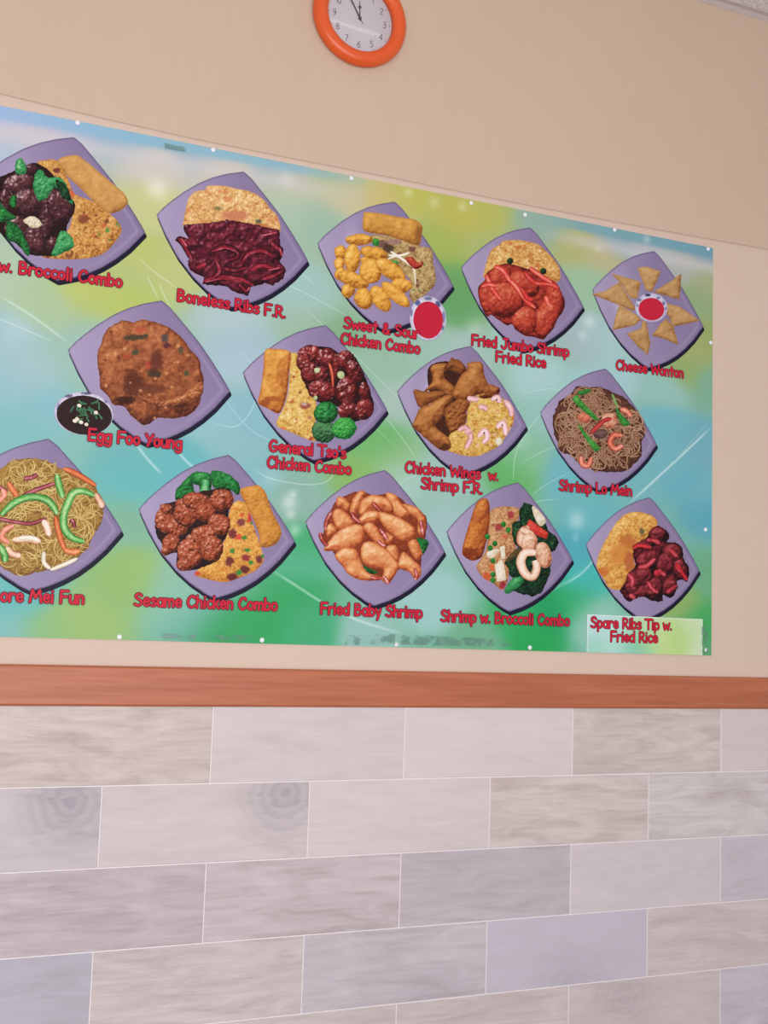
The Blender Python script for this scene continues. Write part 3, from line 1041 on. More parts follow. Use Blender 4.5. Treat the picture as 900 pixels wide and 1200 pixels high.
# colour ramps, dark to light
RICE_O = [(120, 62, 26), (192, 126, 52), (224, 170, 84), (246, 214, 146)]
RICE_Y = [(138, 84, 28), (206, 156, 58), (232, 194, 96), (250, 226, 160)]
RICE_L = [(150, 84, 44), (214, 150, 78), (240, 198, 124), (255, 236, 190)]
RICE_T = [(100, 70, 40), (172, 138, 80), (206, 178, 112), (228, 208, 150)]
ROLL_A = [(134, 82, 34), (196, 140, 66), (220, 166, 88), (238, 196, 122)]
ROLL_G = [(110, 44, 14), (194, 110, 36), (230, 164, 66), (246, 206, 112)]
ROLL_M = [(84, 28, 10), (164, 76, 28), (212, 124, 46), (238, 172, 88)]
BEEF = [(28, 12, 16), (62, 28, 34), (96, 48, 54), (190, 140, 146)]
BROC = [(8, 40, 20), (24, 96, 42), (46, 154, 66), (120, 206, 116)]
BROC_L = [(20, 80, 40), (44, 140, 76), (84, 184, 108), (170, 222, 160)]
DKGREEN = [(6, 18, 12), (18, 48, 28), (34, 88, 46), (90, 150, 92)]
RIB = [(24, 6, 14), (66, 14, 30), (120, 28, 48), (204, 96, 112)]
RIBRED = [(70, 8, 22), (140, 24, 44), (184, 44, 62), (226, 130, 140)]
GOLD = [(150, 84, 20), (222, 152, 46), (246, 192, 78), (255, 228, 146)]
SAUCE = [(84, 18, 14), (164, 46, 34), (204, 72, 46), (232, 132, 92)]
SAUCER = [(150, 24, 26), (206, 42, 40), (232, 66, 54), (246, 140, 112)]
WONT = [(132, 84, 42), (186, 138, 78), (208, 164, 104), (228, 196, 142)]
EFY = [(52, 18, 12), (128, 62, 32), (184, 106, 58), (222, 156, 98)]
TSO = [(38, 8, 12), (100, 24, 26), (154, 46, 42), (226, 140, 132)]
WING = [(78, 32, 12), (156, 88, 36), (198, 130, 62), (226, 168, 100)]
PINK = [(176, 110, 104), (226, 164, 164), (242, 192, 196), (252, 228, 230)]
NOOD = [(86, 46, 32), (140, 92, 66), (170, 124, 92), (202, 164, 128)]
NOODY = [(130, 92, 30), (186, 148, 62), (212, 180, 92), (234, 212, 138)]
SHRIMP = [(150, 46, 30), (208, 84, 56), (232, 122, 90), (248, 180, 156)]
PEACH = [(156, 80, 50), (222, 160, 120), (242, 202, 170), (252, 234, 218)]
GREEN = [(20, 80, 30), (60, 150, 52), (100, 190, 80), (190, 232, 160)]
CARROT = [(150, 58, 22), (216, 98, 44), (236, 130, 70), (248, 176, 120)]
ONION = [(84, 20, 36), (136, 42, 56), (176, 78, 88), (220, 150, 150)]
PALE = [(170, 150, 110), (214, 200, 164), (236, 226, 204), (250, 246, 236)]
SESAME = [(66, 18, 8), (146, 58, 26), (188, 88, 50), (240, 186, 164)]
FSHR = [(126, 36, 16), (208, 110, 54), (236, 164, 98), (252, 216, 168)]
DEEP = [(22, 8, 10), (40, 16, 18), (60, 26, 26)]
CHINA = [(150, 146, 182), (210, 202, 226), (232, 226, 242)]
BLUE = [(30, 36, 90), (60, 70, 130), (110, 120, 170)]
REDS = [(188, 18, 46), (206, 26, 56), (212, 34, 62)]
PEPPER = [(150, 20, 20), (214, 54, 40), (236, 90, 66), (248, 160, 130)]
BROWN = [(26, 12, 14), (46, 24, 24), (66, 36, 32)]
PEA = (40, 140, 50)
HAM = (140, 36, 44)

RICEKW = dict(dome=2.5, dw=6, lump=(5, 1.1), fine=(1.2, .2), grain=.42, ao=.3)

# A: beef with broccoli
d = Dish((0, 100, 3), (85, 161), (171.8, 272.5), 'purple plate picture of beef with broccoli, rice and an egg roll at the upper left')
d.piece('fried_rice', xy('130 275 165 262 205 268 240 330 262 380 330 410 385 450 427 500 405 550 350 598 250 612 150 602 145 560 230 520 255 440 230 370 170 320'), RICE_O, **RICEKW, specks=[(14, 1.6, (120, 60, 40)), (4, 1.4, (90, 140, 60)), (5, 1.6, (214, 96, 50)), (295, 470, 22, 16, (130, 66, 40)), (378, 510, 9, 9, (80, 150, 60)), (365, 492, 10, 9, (210, 90, 50)), (255, 378, 12, 14, (216, 96, 50)), (200, 300, 14, 10, (110, 40, 40))])
d.piece('egg_roll', xy('205 262 262 245 300 265 390 340 440 385 447 420 405 448 365 440 300 380 225 305'), ROLL_A, dome=5, dw=5, lump=(4, .5), fine=(1.5, .15))
d.piece('beef', xy('-60 420 -40 350 50 300 130 274 200 330 255 400 262 440 235 500 240 560 200 597 150 600 100 592 40 545 -20 500'), DEEP, wob=1)
for q in ((65, 345, 58, 36, -12), (112, 296, 22, 22, 0), (20, 410, 28, 45, 0), (60, 500, 45, 42, 0), (102, 410, 58, 46, 10), (175, 400, 36, 46, 0), (165, 480, 30, 55, 0), (212, 425, 46, 56, -20), (125, 540, 36, 52, -15), (190, 560, 28, 26, 0), (-25, 400, 28, 40, 0)):
    d.disc('beef_slice', *q, BEEF, spec=.7, wob=1.2, lump=(5, 1.2), dome=4)
for s, r in (('58 266 70 256 82 262 95 300 88 312 55 306', BROC_L), ('118 345 130 300 150 300 165 322 215 325 240 370 257 415 240 408 200 360 180 372 165 395 135 405 120 372', BROC_L), ('-6 410 25 440 55 465 30 478 -6 472', BROC), ('80 475 120 460 145 490 120 502', PALE), ('183 600 205 530 215 512 240 520 262 560 240 580', BROC_L), ('25 480 60 490 85 530 105 580 95 598 60 555 25 540', BROC), ('38 390 60 392 52 430 35 418', BROC), ('195 335 230 350 250 400 220 395', DKGREEN)):
    d.piece('broccoli', xy(s), r, wob=1.3, lump=(2.5, 1.4), dome=2)
d.text(('w. Broccoli Combo', (-2, 317.5), (142, 336.5)), ('Beef', (-44, 311.5), (-14, 316)))

# B: boneless ribs
d = Dish((150, 150, 3.6), (285.5, 201.1), (361.1, 306.1), 'purple plate picture of dark boneless ribs below a mound of pale fried rice')
d.piece('fried_rice', xy('235 388 255 300 285 268 325 262 335 245 400 243 460 256 520 270 570 300 600 340 630 372 640 440 560 445 420 420 340 430 238 415'), RICE_L, **RICEKW, specks=[(20, 2.5, (222, 140, 80)), (450, 370, 60, 22, (206, 120, 84)), (550, 395, 14, 11, (70, 90, 60)), (378, 340, 20, 9, (130, 120, 60)), (545, 420, 60, 20, (196, 110, 60))])
d.piece('ribs', xy('235 408 330 402 420 386 560 412 640 430 642 490 657 510 650 545 640 560 668 600 655 635 610 665 580 655 520 672 505 708 450 692 410 667 315 660 320 630 260 600 250 560 265 545 245 510 200 475 215 455 255 465 235 430'), RIB, lump=(7, 2.2), spec=.3, wob=1.2, smooth=False, bias=-.08)
d.strand('rib_strip', [xy(s) for s in ('350 522 400 500 450 515 465 540 420 560', '480 575 505 535 560 518 610 540', '215 465 240 500 270 555', '318 645 400 628 480 640 530 665', '560 640 620 620 655 598', '372 560 385 605 360 630', '520 600 560 580 610 590', '470 660 500 690', '400 590 450 600 500 590', '290 590 330 570', '600 480 645 520')], 24, RIB[:2] + RIBRED[1:3], spec=.2)
d.strand('sauce_glaze', [xy(s) for s in ('360 520 410 506 450 520', '325 650 400 636 480 648', '225 465 248 500', '500 690 515 670', '640 505 650 540', '590 600 640 590', '560 455 630 440')], 9, RIBRED, spec=.3)
d.text(('Boneless Ribs F.R.', (207, 352.2), (334, 372.6)))

# C: sweet and sour chicken
d = Dish((350, 210, 4.0909), (462.5, 237.4), (531.2, 334.2), 'purple plate picture of golden chicken chunks with an egg roll across the top')
d.piece('fried_rice', xy('345 270 420 272 500 285 570 318 635 335 645 400 657 460 650 510 605 555 560 592 530 560 540 500 500 440 430 390 370 330'), RICE_T, **RICEKW, specks=[(8, 1.5, (110, 50, 50)), (4, 1.2, (80, 130, 60)), (395, 310, 32, 20, (110, 70, 70)), (460, 300, 40, 18, (160, 120, 110)), (430, 330, 30, 22, (70, 50, 40)), (545, 335, 20, 14, (120, 60, 60)), (650, 522, 12, 10, (120, 40, 40))])
d.piece('egg_roll', xy('312 165 330 158 400 165 500 185 560 195 592 225 590 270 575 318 500 295 420 270 330 255 308 235'), ROLL_A[:1] + [(196, 134, 46), (226, 168, 70), (242, 200, 110)], dome=5, dw=5, lump=(5, .9), fine=(1.5, .12), specks=[(572, 260, 14, 40, (150, 90, 40))])
d.strand('onion_strip', [xy('425 385 470 370 520 400 552 430 560 505'), xy('440 345 480 372 520 400'), xy('430 365 490 365 530 352')], 11, PALE[1:])
d.piece('green_pea', xy('355 285 385 290 380 320 352 312'), GREEN)
d.piece('green_pea', xy('440 390 475 392 470 415 445 412'), GREEN)
d.piece('red_pepper', xy('512 380 545 372 570 398 597 393 590 422 550 428'), SAUCE, spec=.2)
for q in ((290, 290, 66, 28, -2), (202, 350, 30, 34, 0), (195, 405, 26, 30, 0), (360, 355, 66, 32, 12), (318, 390, 22, 20, 0), (258, 380, 38, 70, 3), (205, 455, 32, 32, 0), (345, 440, 55, 60, 0), (260, 482, 80, 36, 22), (440, 435, 84, 40, 35), (492, 508, 50, 36, 10), (237, 535, 32, 34, 0), (465, 552, 86, 32, 42), (312, 572, 44, 52, -20), (393, 572, 70, 40, 55)):
    d.disc('chicken_chunk', *q, GOLD, wob=1.0, dome=5, dw=5, lump=(4.5, 1.3), fine=(1.6, .12), ao=.55)
d.disc('sauce_cup', 620, 667, 88, 107, -6, CHINA, dome=1, specks=[(570, 592, 14, 14, (70, 80, 140)), (620, 572, 20, 8, (90, 96, 150)), (668, 600, 14, 16, (60, 70, 130)), (540, 640, 7, 18, (100, 106, 160)), (695, 660, 7, 30, (110, 116, 170)), (690, 710, 8, 14, (90, 96, 150))], wob=0)
d.disc('red_sauce', 621, 675, 71, 89, -4, REDS, dome=0, lump=(6, .1), fine=(2, .05), ao=.1, wob=0)
d.text(('Sweet & Sour', (402.5, 384), (490.5, 397)), ('Chicken Combo', (399, 402.6), (491.3, 414.4)))

# D: fried jumbo shrimp
d = Dish((520, 240, 4.5), (621, 267), (684, 359.5), 'purple plate picture of red sauced fried jumbo shrimp with orange fried rice')
d.piece('fried_rice', xy('212 355 230 290 250 240 300 205 312 190 380 185 450 195 500 210 545 250 590 300 614 350 602 405 500 410 400 390 300 380 215 385'), RICE_Y[:1] + RICE_O[1:], **RICEKW, bias=.05, specks=[(16, 1.8, (206, 110, 50)), (10, 1.3, (250, 226, 190))])
d.piece('jumbo_shrimp', xy('185 430 215 400 225 360 270 330 330 310 450 340 560 390 600 420 625 470 640 510 630 560 600 600 580 650 545 690 520 710 470 695 430 690 380 660 360 630 330 635 280 600 250 580 230 590 200 540 182 480'), SAUCE, lumps=[(320, 500, 105, 95, 20), (430, 610, 75, 75, 0), (545, 600, 66, 105, 20), (228, 480, 48, 85, 0), (590, 490, 52, 90, 0), (420, 420, 90, 60, 30), (300, 380, 60, 60, 0)], lump=(3.5, 1.1), spec=.12, bias=.12)
d.strand('red_sauce', [xy(s) for s in ('222 365 255 440 300 500', '318 370 380 430 430 500 485 545', '425 355 480 410 560 418 605 440', '535 480 555 530', '265 325 310 345 350 405', '450 330 520 380 570 410', '200 430 240 420 280 430', '410 440 440 490 470 500')], 27, SAUCER, spec=.2)
for x, y in ((350, 297), (525, 350)):
    d.disc('green_pea', x, y, 17, 17, 0, DKGREEN, spec=.4, wob=.2)
d.text(('Fried Jumbo Shrimp', (552.2, 404), (666, 417.6)), ('Fried Rice', (580.4, 423.3), (639, 431)))

# E: cheese wonton
d = Dish((680, 260, 4.5), (765.6, 295), (825, 382), 'purple plate picture of eight fried wontons around a red sauce cup')
for s in ('160 270 300 310 320 318 300 408 265 402 205 315', '60 382 130 365 205 318 292 455 280 472 170 425', '300 242 345 235 428 262 378 370 345 358', '385 370 480 310 534 272 524 412 440 385', '205 440 300 490 322 515 290 545 170 572 185 500', '448 425 530 450 632 522 490 552 455 480', '420 540 455 510 490 550 520 650 440 615 378 600', '328 518 350 530 370 640 355 706 338 685 305 660 245 590 320 560'):
    d.piece('wonton', xy(s), WONT, smooth=False, dome=2.5, dw=3, lump=(5, .9), fine=(1.6, .12), wob=.5)
d.disc('sauce_cup', 375, 452, 86, 76, 8, CHINA, dome=1, wob=0, specks=[(355, 386, 16, 8, (30, 34, 80)), (412, 402, 12, 8, (100, 106, 160)), (310, 412, 12, 8, (100, 106, 160)), (440, 430, 8, 12, (90, 96, 150)), (300, 440, 7, 10, (110, 116, 170)), (452, 456, 6, 10, (110, 116, 170))])
d.disc('red_sauce', 375, 460, 68, 59, 8, REDS, dome=0, lump=(4, .1), fine=(2, .06), ao=.1, wob=0, bias=.1)
d.text(('Cheese Wonton', (721.8, 433), (800.4, 442.6)))

# F: egg foo young
d = Dish((50, 330, 3.75), (189, 353), (270, 457.5), 'purple plate picture of one large browned egg foo young patty')
d.piece('egg_foo_young_patty', xy('240 330 258 270 285 210 345 172 400 178 440 168 500 180 560 205 610 245 640 285 660 310 690 345 697 395 708 430 700 490 690 530 660 575 600 600 540 598 505 600 475 620 440 630 405 605 385 585 355 548 310 540 285 500 255 470 250 420'), EFY, dome=9, dw=13, lump=(9, 1.7), fine=(1.5, .2), wob=1.0, specks=[
    (400, 246, 50, 13, (66, 62, 46)), (450, 240, 16, 10, (60, 66, 48)), (408, 310, 16, 13, (70, 76, 60)), (536, 246, 16, 20, (74, 70, 70)), (545, 280, 18, 14, (90, 40, 50)), (490, 402, 30, 20, (56, 52, 38)), (630, 402, 12, 14, (66, 80, 56)), (606, 303, 12, 16, (90, 80, 60)), (470, 366, 18, 20, (190, 66, 46)), (430, 214, 26, 14, (196, 84, 52)), (370, 330, 20, 12, (182, 76, 48)), (400, 450, 50, 60, (92, 42, 26)), (480, 470, 70, 22, (112, 54, 32)), (500, 350, 30, 50, (104, 46, 34)), (560, 540, 90, 14, (66, 26, 16)), (360, 520, 50, 20, (60, 24, 16)), (12, 1.8, (110, 50, 30)), (16, 1.6, (226, 160, 100))])
d.piece('egg_foo_young_fold', xy('420 500 520 520 600 500 690 440 706 450 698 500 660 520 560 548 470 540'), EFY, bias=.1, lump=(3, 1.5), wob=1)
d.disc('gravy_bowl', 180, 580, 130, 95, 6, CHINA, dome=1, wob=0, specks=[(70, 560, 8, 26, (90, 96, 150)), (110, 502, 22, 8, (90, 80, 120)), (200, 490, 30, 6, (60, 60, 110)), (280, 520, 10, 12, (70, 76, 130))])
d.disc('brown_gravy', 183, 587, 122, 86, 6, BROWN, dome=0, lump=(8, .3), ao=.1, wob=.2, fine=(3, .1))
rs = random.Random(3)
d.strand('chopped_scallion', [(lambda x, y, a, l: [(x, y), (x + l * math.cos(a), y + l * math.sin(a))])(190 + rs.gauss(0, 28), 568 + rs.gauss(0, 20), rs.uniform(0, 3.1), rs.uniform(16, 34)) for k in range(34)], 9, [(20, 50, 36), (50, 104, 72), (90, 150, 104)], taper=.6)
for q in ((152, 604), (170, 618), (192, 628), (235, 576), (142, 612), (160, 545)):
    d.disc('scallion_ring', *q, 10, 8, 20, PALE[1:] + [(230, 240, 236)], dome=1)
d.text(('Egg Foo Young', (102.5, 515.9), (212, 526)))

# G: general tso
d = Dish((270, 360, 4.2857), (380.8, 382.4), (454.3, 479.5), 'purple plate picture of dark red glazed chicken with an upright egg roll and broccoli at the lower middle')
d.piece('fried_rice', xy('300 240 335 232 345 280 370 350 390 420 420 450 435 520 420 600 425 672 370 657 300 627 240 602 233 570 265 510 290 430 298 330'), RICE_Y, **RICEKW, specks=[(12, 1.5, (206, 120, 50)), (4, 1.4, (150, 50, 40)), (378, 495, 26, 18, (150, 62, 58)), (372, 488, 14, 8, (200, 180, 170)), (310, 475, 14, 10, (190, 96, 50)), (265, 610, 20, 8, (226, 110, 60)), (405, 660, 12, 12, (180, 60, 50)), (400, 555, 12, 10, (190, 110, 90))])
d.piece('egg_roll', xy('175 217 235 210 290 218 305 240 295 330 285 430 265 500 240 535 190 510 140 480 150 420 165 320'), ROLL_G, dome=6, dw=6, lump=(6, 1.0), fine=(1.8, .14), specks=[(215, 460, 60, 14, (170, 84, 30)), (175, 480, 26, 22, (160, 76, 28))])
d.piece('chicken', xy('345 250 400 198 500 203 540 228 590 218 630 255 670 335 702 420 722 522 660 567 600 570 540 500 440 475 390 420 355 330'), DEEP, wob=1)
for q in ((400, 232, 58, 42, 0), (375, 275, 42, 50, 0), (480, 255, 52, 50, 0), (530, 300, 22, 70, 0), (402, 335, 48, 58, 0), (460, 345, 40, 50, 0), (460, 420, 74, 52, 10), (578, 265, 48, 48, 0), (622, 322, 38, 58, -25), (585, 420, 55, 72, 0), (672, 420, 30, 44, 0), (590, 520, 50, 48, 0), (672, 512, 46, 54, 15)):
    d.disc('chicken_piece', *q, TSO, spec=.75, bias=-.05, wob=1.3, lump=(4, 1.6), dome=4)
for q in ((435, 318, 15, 13), (555, 340, 18, 20), (427, 455, 11, 11)):
    d.disc('scallion_ring', *q, 0, [(150, 170, 110), (200, 214, 160), (230, 236, 206)], dome=1)
d.strand('chili_strip', [xy('495 280 510 330 515 400')], 16, SAUCE)
for q in ((470, 622, 60, 60, 0, DKGREEN[1:] + BROC[2:3]), (480, 530, 62, 54, -10, BROC), (572, 608, 62, 54, -15, [(16, 84, 34), (30, 136, 50), (70, 184, 74), (150, 222, 120)])):
    d.disc('broccoli', *q, wob=1.2, lump=(2.6, 1.6), dome=5, fine=(1.2, .2))
d.text(("General Tso's", (314.8, 528.5), (404.2, 537.3)), ('Chicken Combo', (312.7, 547.8), (410.7, 556)))

# H: chicken wings
d = Dish((450, 390, 4.5), (551.5, 406.4), (617, 499), 'purple plate picture of brown fried chicken wings beside shrimp fried rice')
d.piece('wing_gap', xy('230 200 320 150 430 180 450 260 440 340 400 520 340 560 280 520 260 420'), [(40, 18, 12), (66, 32, 20), (90, 46, 26)], wob=.5)
d.piece('fried_rice', xy('440 400 470 345 520 320 600 330 650 370 685 410 680 480 640 550 610 592 540 632 480 652 400 642 328 612 345 540 400 500 435 470'), RICE_O[:1] + RICE_Y[1:], **RICEKW, bias=.02, specks=[(14, 1.5, (226, 130, 60)), (10, 1.5, (240, 190, 170))])
WK = dict(dome=5, dw=6, lump=(6, 1.2), fine=(1.8, .14), wob=.8, ao=.5)
d.piece('chicken_wing', xy('322 188 350 140 360 128 375 138 400 145 432 180 440 200 400 215 360 200'), WING[:3], **WK)
d.piece('chicken_wing', xy('245 185 270 165 325 160 335 185 316 205 318 235 345 262 382 300 350 335 310 315 270 295 210 312 245 270 255 240'), WING, **WK)
d.piece('chicken_wing', xy('540 270 600 285 610 310 600 335 550 345 500 340 520 290'), SESAME[:1] + WING[1:], **WK)
d.piece('chicken_wing', xy('385 260 410 220 440 190 438 162 490 152 520 165 530 230 548 265 560 310 500 325 450 348 400 352 362 330'), WING, **WK, bias=.03)
d.piece('chicken_wing', xy('155 310 170 298 215 310 290 305 325 320 290 360 240 372 220 400 180 388 165 350'), WING[:3], **WK)
d.piece('chicken_wing', xy('350 328 358 360 300 450 270 490 300 520 345 560 352 600 330 622 290 612 235 570 180 522 150 492 165 450 190 400 250 370 300 340'), WING, **WK, specks=[(325, 600, 26, 20, (84, 40, 20)), (270, 580, 40, 16, (130, 66, 32))])
d.piece('chicken_piece', xy('330 390 380 355 430 350 452 380 437 420 430 470 400 500 360 525 335 500 320 440'), WING[:3], dome=3, lump=(3, 2.0), wob=1.4)
d.strand('shrimp', [xy(s) for s in ('440 342 470 350 500 350', '565 355 600 340 610 370', '635 355 668 400 672 440', '595 500 630 475 642 540', '392 515 430 500 458 550 432 610', '497 550 530 515 545 550 520 582', '500 395 520 390 545 405')], 30, PINK, taper=.5)
d.disc('shrimp_piece', 605, 572, 18, 20, 0, PALE[1:], dome=1)
d.disc('shrimp_piece', 445, 520, 20, 18, 0, PINK, dome=1)
d.text(('Chicken Wings  w.', (474.4, 553.3), (583.3, 563.3)), ('Shrimp F.R.', (492.9, 572.2), (565, 578.9)))

# I: shrimp lo mein
d = Dish((610, 410, 4.5), (709, 433), (770, 520), 'purple plate picture of brown lo mein noodles with shrimp and green scallions')
lo = xy('170 370 190 300 220 260 270 230 300 192 340 200 400 195 450 205 510 235 560 260 600 310 640 370 658 440 640 480 635 560 600 600 550 640 480 645 400 640 330 610 290 580 250 550 205 535 195 490 175 430')
d.piece('noodle_bed', lo, [(58, 30, 24), (96, 56, 40), (130, 84, 60)], wob=1.4, lump=(3, 1.6))
rs = random.Random(8)


def curls(poly, n, r0, r1, rs, span=(120, 260)):
    P = np.array(poly)
    out = []
    while len(out) < n:
        cx, cy = rs.uniform(P[:, 0].min(), P[:, 0].max()), rs.uniform(P[:, 1].min(), P[:, 1].max())
        r, a0, sw = rs.uniform(r0, r1), rs.uniform(0, 360), rs.uniform(*span)
        ec = rs.uniform(.55, 1)
        rot = rs.uniform(0, 3.14)
        pts = []
        for k in range(7):
            t = math.radians(a0 + sw * k / 6)
            x, y = r * math.cos(t), r * ec * math.sin(t)
            pts.append((cx + x * math.cos(rot) - y * math.sin(rot), cy + x * math.sin(rot) + y * math.cos(rot)))
        if inside(np.array(pts), P).sum() >= 6:
            out.append(pts)
    return out


d.strand('noodles', curls(lo, 240, 22, 70, rs), 8.5, NOOD, taper=.7)
d.piece('mushroom', xy('380 440 420 420 460 440 440 465 400 465'), [(70, 40, 40), (110, 76, 70), (140, 104, 96)])
d.disc('shrimp_piece', 335, 360, 36, 26, 20, PEACH[:1] + SHRIMP[2:], dome=3, spec=.2)
d.disc('shrimp_piece', 468, 372, 42, 42, 0, SHRIMP[:1] + PEACH[1:3], dome=3)
d.strand('shrimp', [xy(s) for s in ('535 452 492 450 472 490 500 522 538 502', '320 562 325 602 358 608 374 565', '528 312 562 325 582 352')], 30, SHRIMP, taper=.5, spec=.15)
d.strand('red_pepper_strip', [xy('368 442 415 395 450 370 482 362')], 24, [(110, 14, 20), (190, 44, 44), (220, 80, 70)])
for s, r in (('275 262 290 240 305 245 340 290 380 330 412 365 400 372 370 352 310 302', GREEN), ('300 222 360 206 372 218 322 240', GREEN[:3]), ('480 236 492 240 515 300 500 290', PALE[:1] + GREEN[2:]), ('500 310 515 315 530 340 576 385 560 402 530 390', GREEN[:3]), ('303 398 318 402 345 440 418 515 408 530 392 535 350 480', GREEN)):
    d.piece('scallion', xy(s), r, dome=2, lump=(2, .6), wob=.2, fine=(1.2, .2))
d.text(('Shrimp Lo Mein', (655, 574.4), (740, 581)))

# J: mei fun
d = Dish((0, 490, 4.0909), (55, 515), (144.8, 621.5), 'purple plate picture of yellow mei fun noodles with green pepper strips, cut by the left edge')
mf = xy('0 245 60 205 150 192 230 205 280 235 350 260 440 310 470 350 495 410 490 490 450 560 420 620 370 670 300 710 200 735 100 755 40 735 -20 690 -100 640 -130 500 -110 350 -60 280')
d.piece('noodle_bed', mf, [(112, 76, 28), (166, 124, 50), (196, 158, 76)], wob=1.4, lump=(3, 1.6))
d.strand('noodles', curls(mf, 260, 25, 90, rs, (60, 200)), 6, NOODY, taper=.7)
d.strand('red_onion', [xy(s) for s in ('100 378 170 345 270 310', '-20 480 60 495 150 505 222 478', '-10 325 35 355', '342 482 352 500 360 525', '110 290 150 285 180 270')], 22, ONION)
d.strand('carrot_strip', [xy(s) for s in ('305 240 380 275 462 325', '266 470 285 560 312 635', '38 308 62 345 84 375', '310 632 350 642 385 636')], 28, CARROT)
d.strand('chicken_strip', [xy(s) for s in ('205 490 225 520 235 565', '60 582 130 580 195 590', '455 360 480 400 490 430', '30 620 60 650 100 660')], 34, PEACH)
d.strand('shrimp', [xy('70 512 25 535 8 570 45 598'), xy('-10 400 20 370 10 340')], 30, PEACH[:1] + SHRIMP[2:], spec=.2)
d.strand('white_onion', [xy('212 640 210 690 240 722'), xy('240 728 300 705 372 672'), xy('90 575 140 572 185 585')], 22, PALE)
d.strand('green_pepper', [xy(s) for s in ('5 465 60 412 130 380 200 383 245 410 275 460', '452 372 400 350 352 360 325 410 305 470 310 530 350 575 405 592', '272 268 285 330 302 382', '-5 610 20 650 25 690')], 34, GREEN, taper=.5, spec=.25)
d.text(('ore Mei Fun', (0, 704.5), (97.5, 707.5)), ('Singap', (-58, 702.6), (-3, 704.4)))

# K: sesame chicken
d = Dish((140, 520, 3.913), (267.8, 534.8), (345.7, 633), 'purple plate picture of sesame chicken with three broccoli florets along the top')
d.piece('fried_rice', xy('500 330 520 275 560 262 590 300 610 360 630 420 650 480 662 530 630 577 560 610 500 632 430 627 345 602 370 570 420 540 465 470 500 400'), RICE_O[:1] + [(206, 132, 42), (232, 170, 70), (246, 204, 116)], **RICEKW, specks=[(12, 1.6, (216, 120, 40)), (602, 340, 18, 22, (206, 40, 50)), (545, 427, 18, 16, (220, 60, 50)), (520, 412, 20, 22, (110, 30, 46)), (558, 360, 20, 18, (120, 50, 60)), (505, 540, 20, 22, (104, 32, 44)), (578, 522, 22, 18, (140, 30, 50)), (575, 575, 22, 18, (96, 30, 42)), (520, 612, 28, 20, (90, 20, 36)), (640, 530, 16, 22, (104, 34, 50)), (573, 432, 12, 11, PEA), (585, 488, 15, 9, PEA), (518, 492, 12, 12, PEA), (604, 545, 12, 11, PEA), (548, 590, 14, 14, PEA), (612, 362, 12, 10, PEA), (560, 328, 12, 10, (226, 80, 40)), (355, 595, 18, 10, (206, 60, 40)), (658, 515, 10, 10, PEA)])
d.piece('egg_roll', xy('553 212 600 195 640 192 670 225 700 310 740 390 737 430 715 462 670 476 645 466 640 420 610 340 570 262'), ROLL_A[:1] + [(204, 130, 40), (228, 160, 64), (242, 196, 110)], dome=5, dw=6, lump=(2.4, .7), fine=(1.2, .18))
for s in ('255 257 258 215 290 178 320 148 332 165 342 232 310 257 280 260', '325 140 370 127 417 142 422 200 415 226 375 226 362 192 335 182', '418 132 450 124 500 140 545 180 553 220 540 236 515 215 470 207 430 197'):
    d.piece('broccoli', xy(s), [(6, 46, 20), (18, 100, 38), (38, 146, 60), (110, 190, 110)], wob=1, lump=(2.6, 1.4), dome=4)
d.strand('broccoli_stem', [xy('395 165 392 200 385 226')], 36, BROC_L[1:], taper=.8)
d.piece('chicken', xy('165 360 195 285 260 262 350 225 420 210 500 208 525 260 500 300 500 400 465 470 460 530 380 565 320 582 265 555 260 500 205 512 195 460 170 420'), DEEP[:2] + [(90, 36, 20)], wob=1)
for q in ((205, 350, 40, 58, 0), (215, 300, 30, 24, 20), (285, 275, 32, 22, 0), (262, 380, 50, 44, 0), (302, 325, 54, 56, 0), (355, 265, 68, 42, 8), (395, 312, 48, 48, 0), (470, 258, 54, 50, 0), (458, 368, 52, 48, 20), (236, 455, 44, 40, -30), (210, 488, 17, 24, 0), (388, 412, 58, 38, 0), (345, 450, 50, 38, 0), (420, 480, 58, 58, 0), (322, 500, 58, 66, 0), (298, 555, 38, 30, 0)):
    d.disc('chicken_piece', *q, SESAME, spec=.5, wob=1.5, lump=(3.4, 1.8), dome=4)
d.text(('Sesame Chicken Combo', (156.6, 709.6), (324, 715.5)))

